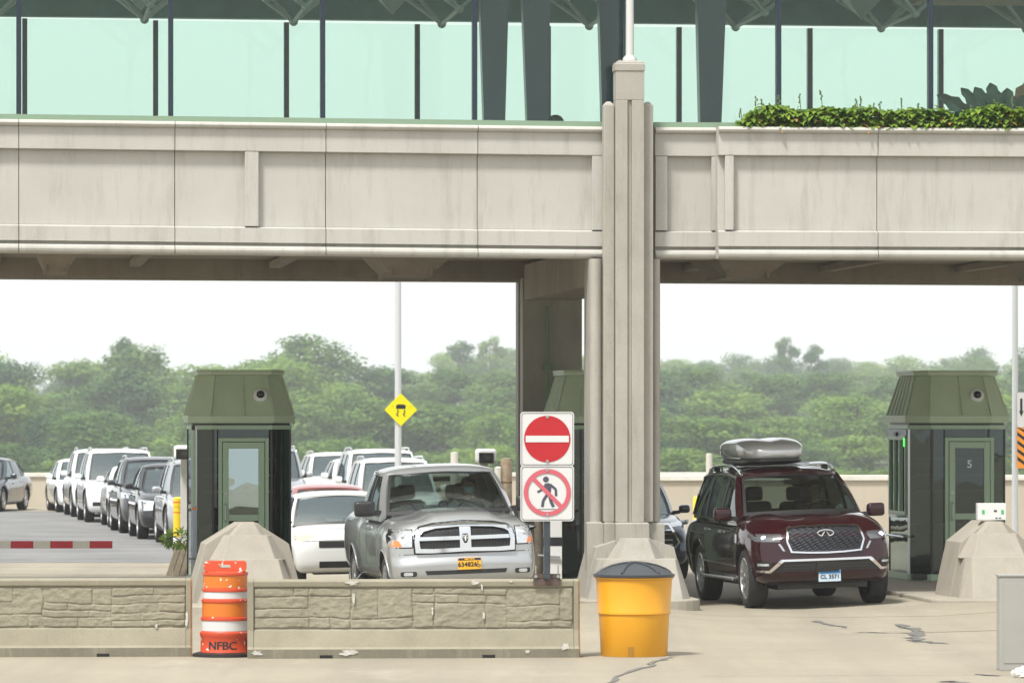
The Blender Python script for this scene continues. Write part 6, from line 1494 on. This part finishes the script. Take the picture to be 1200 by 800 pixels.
# ------------------------------------------------------------------ foliage
def leafmat(name, c1, c2, rough=0.6, trans=0.25, perobj=True):
    if name in MATS: return MATS[name]
    m = bpy.data.materials.new(name); m.use_nodes = True; n = m.node_tree.nodes; l = m.node_tree.links; n.clear()
    o = n.new('ShaderNodeOutputMaterial'); d = n.new('ShaderNodeBsdfPrincipled'); tr_ = n.new('ShaderNodeBsdfTranslucent'); mx = n.new('ShaderNodeMixShader'); mx.inputs[0].default_value = trans
    oi = n.new('ShaderNodeObjectInfo'); tc = n.new('ShaderNodeTexCoord'); ns = n.new('ShaderNodeTexNoise'); ns.inputs['Scale'].default_value = 0.55 if perobj else 6; ns.inputs['Detail'].default_value = 4
    l.new(tc.outputs['Object'], ns.inputs['Vector'])
    a = n.new('ShaderNodeMath'); a.operation = 'MULTIPLY_ADD'; a.inputs[1].default_value = 0.85 if perobj else 0.0; l.new(oi.outputs['Random'], a.inputs[0])
    b = n.new('ShaderNodeMath'); b.operation = 'MULTIPLY_ADD'; b.inputs[1].default_value = 1.4 if perobj else 2.4; b.inputs[2].default_value = -0.62 if perobj else -0.7; l.new(ns.outputs['Fac'], b.inputs[0]); l.new(b.outputs[0], a.inputs[2]); a.use_clamp = True
    rp = n.new('ShaderNodeValToRGB'); rp.color_ramp.elements[0].color = (*c2, 1); rp.color_ramp.elements[1].color = (*c1, 1); l.new(a.outputs[0], rp.inputs[0])
    d.inputs['Roughness'].default_value = rough; d.inputs['Specular IOR Level'].default_value = 0.3
    l.new(rp.outputs[0], d.inputs['Base Color']); l.new(rp.outputs[0], tr_.inputs['Color']); l.new(d.outputs[0], mx.inputs[1]); l.new(tr_.outputs[0], mx.inputs[2]); l.new(mx.outputs[0], o.inputs['Surface'])
    MATS[name] = m; return m
M_leaf = leafmat('woodland_leaf', (0.225,0.35,0.055), (0.022,0.088,0.03), 0.65, 0.35)
M_bark = mat('bark', (0.10,0.085,0.065), 0.95, var=0.3, scale=4)
def tree_mesh(seed, nl=6500, sparse=False, wide=1.0):
    """unit tree: 10 m tall; returns crown mesh and trunk mesh"""
    rnd = random.Random(seed); m = MB(); tk = MB(); lobes = []
    H = 10.0; nlobe = 34 if not sparse else 16
    for i in range(nlobe):
        a = rnd.uniform(0, 2*math.pi); zf = rnd.uniform(0.10, 0.90)
        env = math.sqrt(max(0.05, 1-((zf-0.45)/0.56)**2))
        if sparse: env *= 0.75
        rr_ = 3.1*wide*env*rnd.uniform(0.45, 1.0)*(0.85+0.3*noise.noise(Vector((math.cos(a)*1.5, math.sin(a)*1.5, zf*4+seed)))); r_ = rnd.uniform(0.8, 1.85)*(0.6 if sparse else 1.0)
        lobes.append((Vector((rr_*math.cos(a), rr_*math.sin(a), zf*H)), r_))
    lobes.append((Vector((rnd.uniform(-0.5,0.5), 0, H*0.92)), 0.9))
    tot = sum(r_*r_ for c, r_ in lobes)
    verts, faces = [], []
    for c, r_ in lobes:
        k = int(nl*r_*r_/tot)
        for j in range(k):
            d = Vector((rnd.gauss(0,1), rnd.gauss(0,1), rnd.gauss(0,1)*0.85)).normalized()
            rad = r_*(rnd.random()**0.35)*(1+0.28*noise.noise(d*2.3+c)); p = c+Vector((d.x, d.y, d.z*0.95))*rad
            n_ = (d+Vector((rnd.gauss(0,0.5), rnd.gauss(0,0.5), rnd.gauss(0,0.5)+0.25))).normalized(); u = n_.orthogonal().normalized(); v = n_.cross(u); an = rnd.uniform(0, 6.28); u, v = u*math.cos(an)+v*math.sin(an), v*math.cos(an)-u*math.sin(an)
            s_ = rnd.uniform(0.10, 0.22); b = len(verts)
            verts += [p-u*s_, p-v*s_*0.6, p+u*s_*1.1, p+v*s_*0.6]; faces.append((b, b+1, b+2, b+3))
    me = bpy.data.meshes.new('crown'); me.from_pydata(verts, [], faces); me.materials.append(M_leaf)
    tk.tube([(0,0,-3), (0.05,0,1.5), (0.1,0.1,4), (0,0.1,6.5), (0,0,8.5)], [0.30,0.24,0.17,0.10,0.03], 8)
    for c, r_ in lobes[::2]:
        b = Vector((0.05, 0.05, max(1.0, c.z*0.55))); tk.tube([b, (b+c)/2+Vector((0,0,0.2)), c], [0.09, 0.06, 0.02], 5)
    o = tk.build('trunk', M_bark, smooth=True); tm = o.data; bpy.data.objects.remove(o)
    return me, tm
VAR = [tree_mesh(100+i, 9000, False, 0.85+0.08*(i % 4)) for i in range(7)]; SPV = [tree_mesh(300+i, 2600, True) for i in range(3)]
def tree(x, y, top, w_, label, rnd, sparse=False, group='trees of the woodland beyond the wall', z0=None):
    gz_ = terr(x, y) if z0 is None else z0; h = max(4, top-gz_)
    t = thing('broadleaf_tree', label, 'tree', (x, y, gz_), rnd.uniform(0, 6.28), group)
    cm, tm = rnd.choice(SPV if sparse else VAR); sz = h/10.1; k = w_/sz/7.0
    for nm_, d in (('crown', cm), ('trunk', tm)):
        o = bpy.data.objects.new(nm_, d); COL.objects.link(o); o.parent = t; o.scale = (sz*k, sz*k, sz)
    return t
SKY = [(-200,415),(-60,420),(0,424),(60,426),(110,410),(150,399),(190,410),(230,432),(275,430),(310,418),(345,403),(400,404),(440,420),(475,436),(520,442),(600,440),(640,438),(700,430),(780,424),(830,432),(870,428),(910,442),(960,438),(1000,446),(1060,452),(1120,440),(1160,432),(1200,412),(1260,405),(1400,415)]
RIDGE = [(-200,430),(460,432),(500,420),(540,412),(600,408),(700,412),(780,412),(830,422),(870,410),(910,414),(960,420),(1040,412),(1100,409),(1165,405),(1200,416),(1400,412)]
rnd = random.Random(5)
n_tree = 0
def row(D, step, prof, dy, jit, label, wid, prof_add=0, x0=-140, x1=1340, sc_low=None):
    global n_tree
    D *= 1.6; wid *= 1.6; s = 6000/D; px = x0
    while px < x1:
        y = cr(prof, px)+rnd.uniform(-jit*0.3, jit)+dy; top = CH+(485-y)/s
        tree((px-600)/s, D+rnd.uniform(-D*0.02, D*0.02), top, wid*rnd.uniform(0.85, 1.25), label, rnd); px += step*rnd.uniform(0.8, 1.2); n_tree += 1
LB = 'leafy tree in the woodland beyond the wall, one of many alike'
row(1000, 44, RIDGE, 0, 10, 'pale hazy tree on the farthest ridge beyond the wall', 11)
row(860, 52, RIDGE, 14, 10, 'pale hazy tree on the farthest ridge beyond the wall', 11)
row(620, 74, SKY, -10, 16, LB, 12.5)
row(560, 78, SKY, 20, 30, LB, 12)
row(500, 84, [(-200,470),(60,455),(250,480),(420,455),(600,475),(800,480),(960,455),(1100,478),(1400,465)], -6, 42, LB, 11.5)
row(450, 88, [(-200,500),(1400,500)], -10, 50, LB, 10.5)
row(405, 82, [(-200,528),(1400,528)], -6, 34, LB, 7.5)
for px, y, D, w_, lb in ((152,394,640,8,'tall airy tree on the skyline left of the left booth'),(540,398,900,10,'pale twin-crowned tree on the skyline right of the lamp post'),(575,393,900,9,'pale tall tree on the skyline just left of the rear pillar'),(915,394,860,8,'thin tall tree on the skyline above the maroon vehicle'),(952,403,860,8,'thin pale tree on the skyline beside the tallest thin one')):
    D *= 1.6; w_ *= 1.6; s = 6000/D; tree((px-600)/s, D-15, CH+(485-y)/s, w_, lb, rnd, True, None)
# dark woodland added behind the camera for its reflections in glass and paint
VERT, FAC = [], []
r2 = random.Random(9)
for i in range(3200):
    a = r2.uniform(-1, 1); x = a*150
    if 15 < x < 62: continue  # gap left so the left booth's door pane mirrors bright sky
    h = 7+4*noise.noise(Vector((x*0.06, 0, 3))); z = r2.uniform(-6, h); y = -95+r2.uniform(-5, 5); s_ = r2.uniform(0.8, 1.9); n_ = Vector((r2.gauss(0,0.5), 1, r2.gauss(0,0.6))).normalized(); u = n_.orthogonal().normalized()*s_; v = n_.cross(u)
    p = Vector((x, y, z)); b = len(VERT); VERT += [p-u, p-v, p+u, p+v]; FAC.append((b, b+1, b+2, b+3))
me = bpy.data.meshes.new('reflected_trees'); me.from_pydata(VERT, [], FAC); me.materials.append(M_leaf); o = bpy.data.objects.new('reflected_trees', me); COL.objects.link(o); tag(o, 'belt of dense dark trees added out of view behind the camera, to be mirrored in the booth glass', 'trees', kind='stuff')

# planting in the bridge planter and plants
M_hosta = leafmat('hosta_leaf', (0.27,0.39,0.05), (0.09,0.19,0.03), 0.5, 0.35, False); M_stalk = mat('flower_stalk', (0.10,0.14,0.06), 0.7); M_dry = mat('dry_leaf', (0.28,0.15,0.04), 0.8)
def leaf(V_, F_, p, d, L, W_, droop=0.5):
    d = d.normalized(); up = Vector((0,0,1)); sd_ = d.cross(up).normalized() if abs(d.z) < 0.99 else Vector((1,0,0)); b = len(V_); n = 4
    for i in range(n+1):
        a = i/n; c = p+d*L*a-up*droop*L*a*a; wv = W_*math.sin(math.pi*min(1, 0.12+a*0.88))**0.8*0.5
        V_ += [c-sd_*wv+up*wv*0.35, c, c+sd_*wv+up*wv*0.35]
    for i in range(n):
        q = b+i*3; F_ += [(q, q+1, q+4, q+3), (q+1, q+2, q+5, q+4)]
def bed(u0, u1, label, hmax, seed, dry=True):
    rn = random.Random(seed); t = thing('hosta_bed', label, 'plants', plz(0, 0), AL); V_, F_ = [], []; V2, F2 = [], []
    n = int((u1-u0)*620)
    for i in range(n):
        u = rn.uniform(u0, u1); e = min(1, (u-u0)/0.25, (u1-u)/0.25); hh = hmax*(0.85+0.35*noise.noise(Vector((u*2.3, seed, 0))))*(0.45+0.55*e)
        v = rn.uniform(-0.27, -0.02); z = 6.66+max(0.02, hh)*rn.uniform(0.1, 1.0)
        dd = Vector((rn.gauss(0, 1), rn.gauss(-0.6, 1), rn.uniform(0.0, 0.7)))
        if dry and rn.random() < 0.05: leaf(V2, F2, Vector((u, v-0.05, z-0.05)), dd, 0.13, 0.06)
        else: leaf(V_, F_, Vector((u, v, z)), dd, rn.uniform(0.11, 0.19), rn.uniform(0.07, 0.12))
    for nm_, a, b, mm in (('leaves', V_, F_, M_hosta), ('dry_leaves', V2, F2, M_dry)):
        me = bpy.data.meshes.new(nm_); me.from_pydata(a, [], b); me.materials.append(mm); o = bpy.data.objects.new(nm_, me); COL.objects.link(o); o.parent = t
    return t
def stalks(t, pxs):
    for px, y in pxs:
        u = upx(px, -0.12); z1 = zpy(y, u, -0.12); m = MB(); du = random.uniform(-0.08, 0.05)
        m.tube([(u-du, -0.12, 6.68), (u-du*0.4, -0.12, (6.68+z1)/2), (u, -0.12, z1)], 0.006, 5)
        for k in range(4): m.sphere((u+random.uniform(-0.02,0.02), -0.12, z1-0.035*k), 0.013, 6, (1,1,1.5))
        m.build('flower_stalk', M_stalk, t, smooth=True)
b1_ = bed(upx(868, -0.1), upx(1122, -0.1), 'long bed of yellow-green hostas along the bridge planter', 0.34, 2)
stalks(b1_, [(868,128),(886,114),(893,117),(898,125),(903,122),(913,113),(925,125),(937,111),(962,107),(965,128),(1004,117),(1008,114),(1024,122),(1031,120),(1057,116),(1075,122)])
b2_ = bed(upx(1122, -0.1), upx(1420, -0.1), 'second hosta bed at the right edge, below the dark broad-leaved plant', 0.40, 5)
stalks(b2_, [(1137,125),(1165,118),(1187,115),(1150,127)])
t = thing('broad_leaved_plant', 'dark broad-leaved plant behind the bridge glass at the right edge', 'plant', plz(0, 0), AL)
M_big = mat('big_leaf', (0.015,0.05,0.028), 0.55, var=0.3, scale=8); M_brz = mat('bronze_leaf', (0.16,0.10,0.05), 0.4)
for px, y0, px2, y2, w_, mm in ((1150,150,1096,112,0.22,0),(1150,150,1105,138,0.24,0),(1160,150,1124,104,0.20,0),(1165,150,1140,103,0.24,0),(1170,150,1158,98,0.26,0),(1180,150,1178,104,0.26,0),(1180,150,1210,92,0.28,1),(1190,150,1200,112,0.28,0),(1200,150,1230,120,0.3,0),(1155,150,1118,150,0.26,0),(1175,150,1150,130,0.3,0),(1190,150,1185,128,0.3,0)):
    va = 0.55; ua, ub = upx(px, va), upx(px2, va); a = Vector((ua, va, zpy(y0, ua, va))); b = Vector((ub, va-0.1, zpy(y2, ub, va))); V_, F_ = [], []
    L = (b-a).length; n = 8; sd_ = Vector((-(b-a).z, 0, (b-a).x)).normalized(); 
    for i in range(n+1):
        q = i/n; c = a.lerp(b, q)+Vector((0, -0.05*math.sin(q*3), 0.06*L*math.sin(q*math.pi))); wv = w_*0.55*math.sin(math.pi*(0.08+0.92*q)**1.3)**0.7*(1 if i % 2 else 0.72) if 0 < i < n else 0.01
        V_ += [c-sd_*wv+Vector((0,-0.03,0)), c, c+sd_*wv+Vector((0,-0.03,0))]
    for i in range(n): k = i*3; F_ += [(k, k+1, k+4, k+3), (k+1, k+2, k+5, k+4)]
    me = bpy.data.meshes.new('leaf'); me.from_pydata(V_, [], F_); me.materials.append(M_brz if mm else M_big); o = bpy.data.objects.new('leaf', me); COL.objects.link(o); o.parent = t
    so_ = o.modifiers.new('s', 'SOLIDIFY'); so_.thickness = 0.006
m = MB(); m.lathe([(0.22,0),(0.28,0.5),(0.30,0.55),(0.27,0.56)], 20, Matrix.Translation((upx(1178, 0.6), 0.62, 5.9))); m.build('pot', M_dgreen, t, smooth=True, angle=40)
# bush in the timber planter
rn = random.Random(3); p = at(209, 70.4); V_, F_ = [], []
for i in range(420):
    d = Vector((rn.gauss(0,1), rn.gauss(0,1), rn.gauss(0,0.8))).normalized(); q = Vector((d.x*0.27, d.y*0.22, 0.66+d.z*0.13+0.03*noise.noise(d*3)))*1.0; leaf(V_, F_, q*rn.uniform(0.9,1.0), d+Vector((rn.gauss(0,0.5),rn.gauss(0,0.5),0.2)), rn.uniform(0.05,0.09), 0.035, 0.3)
me = bpy.data.meshes.new('leaves'); me.from_pydata(V_, [], F_); me.materials.append(M_hosta); t = thing('shrub', 'small bright green shrub spilling over the timber planter', 'shrub', (p.x, p.y, 0.0)); o = bpy.data.objects.new('leaves', me); COL.objects.link(o); o.parent = t
m = MB(); m.tube([(0,0.0,0.45),(0.02,0,0.6),(-0.1,-0.05,0.68)], [0.02,0.015,0.006], 6); m.tube([(0,0.0,0.5),(0.08,0.03,0.68)], [0.015,0.006], 6); m.build('stem', M_bark, t)

# ------------------------------------------------------------------ summer haze
m = MB(); m.box(-1520, 1520, -270, 3020, -27.5, 34)
hz = m.build('haze', []); tag(hz, kind='stuff'); hz['label'] = 'thin pale summer haze that fades the far trees'; hz['category'] = 'haze'
hm = bpy.data.materials.new('haze'); hm.use_nodes = True; n = hm.node_tree.nodes; n.clear(); o = n.new('ShaderNodeOutputMaterial'); v = n.new('ShaderNodeVolumePrincipled')
v.inputs['Color'].default_value = (0.93,0.97,1.0,1); v.inputs['Density'].default_value = 0.00023; v.inputs['Anisotropy'].default_value = 0.1
hm.node_tree.links.new(v.outputs[0], o.inputs['Volume']); hz.data.materials.append(hm)
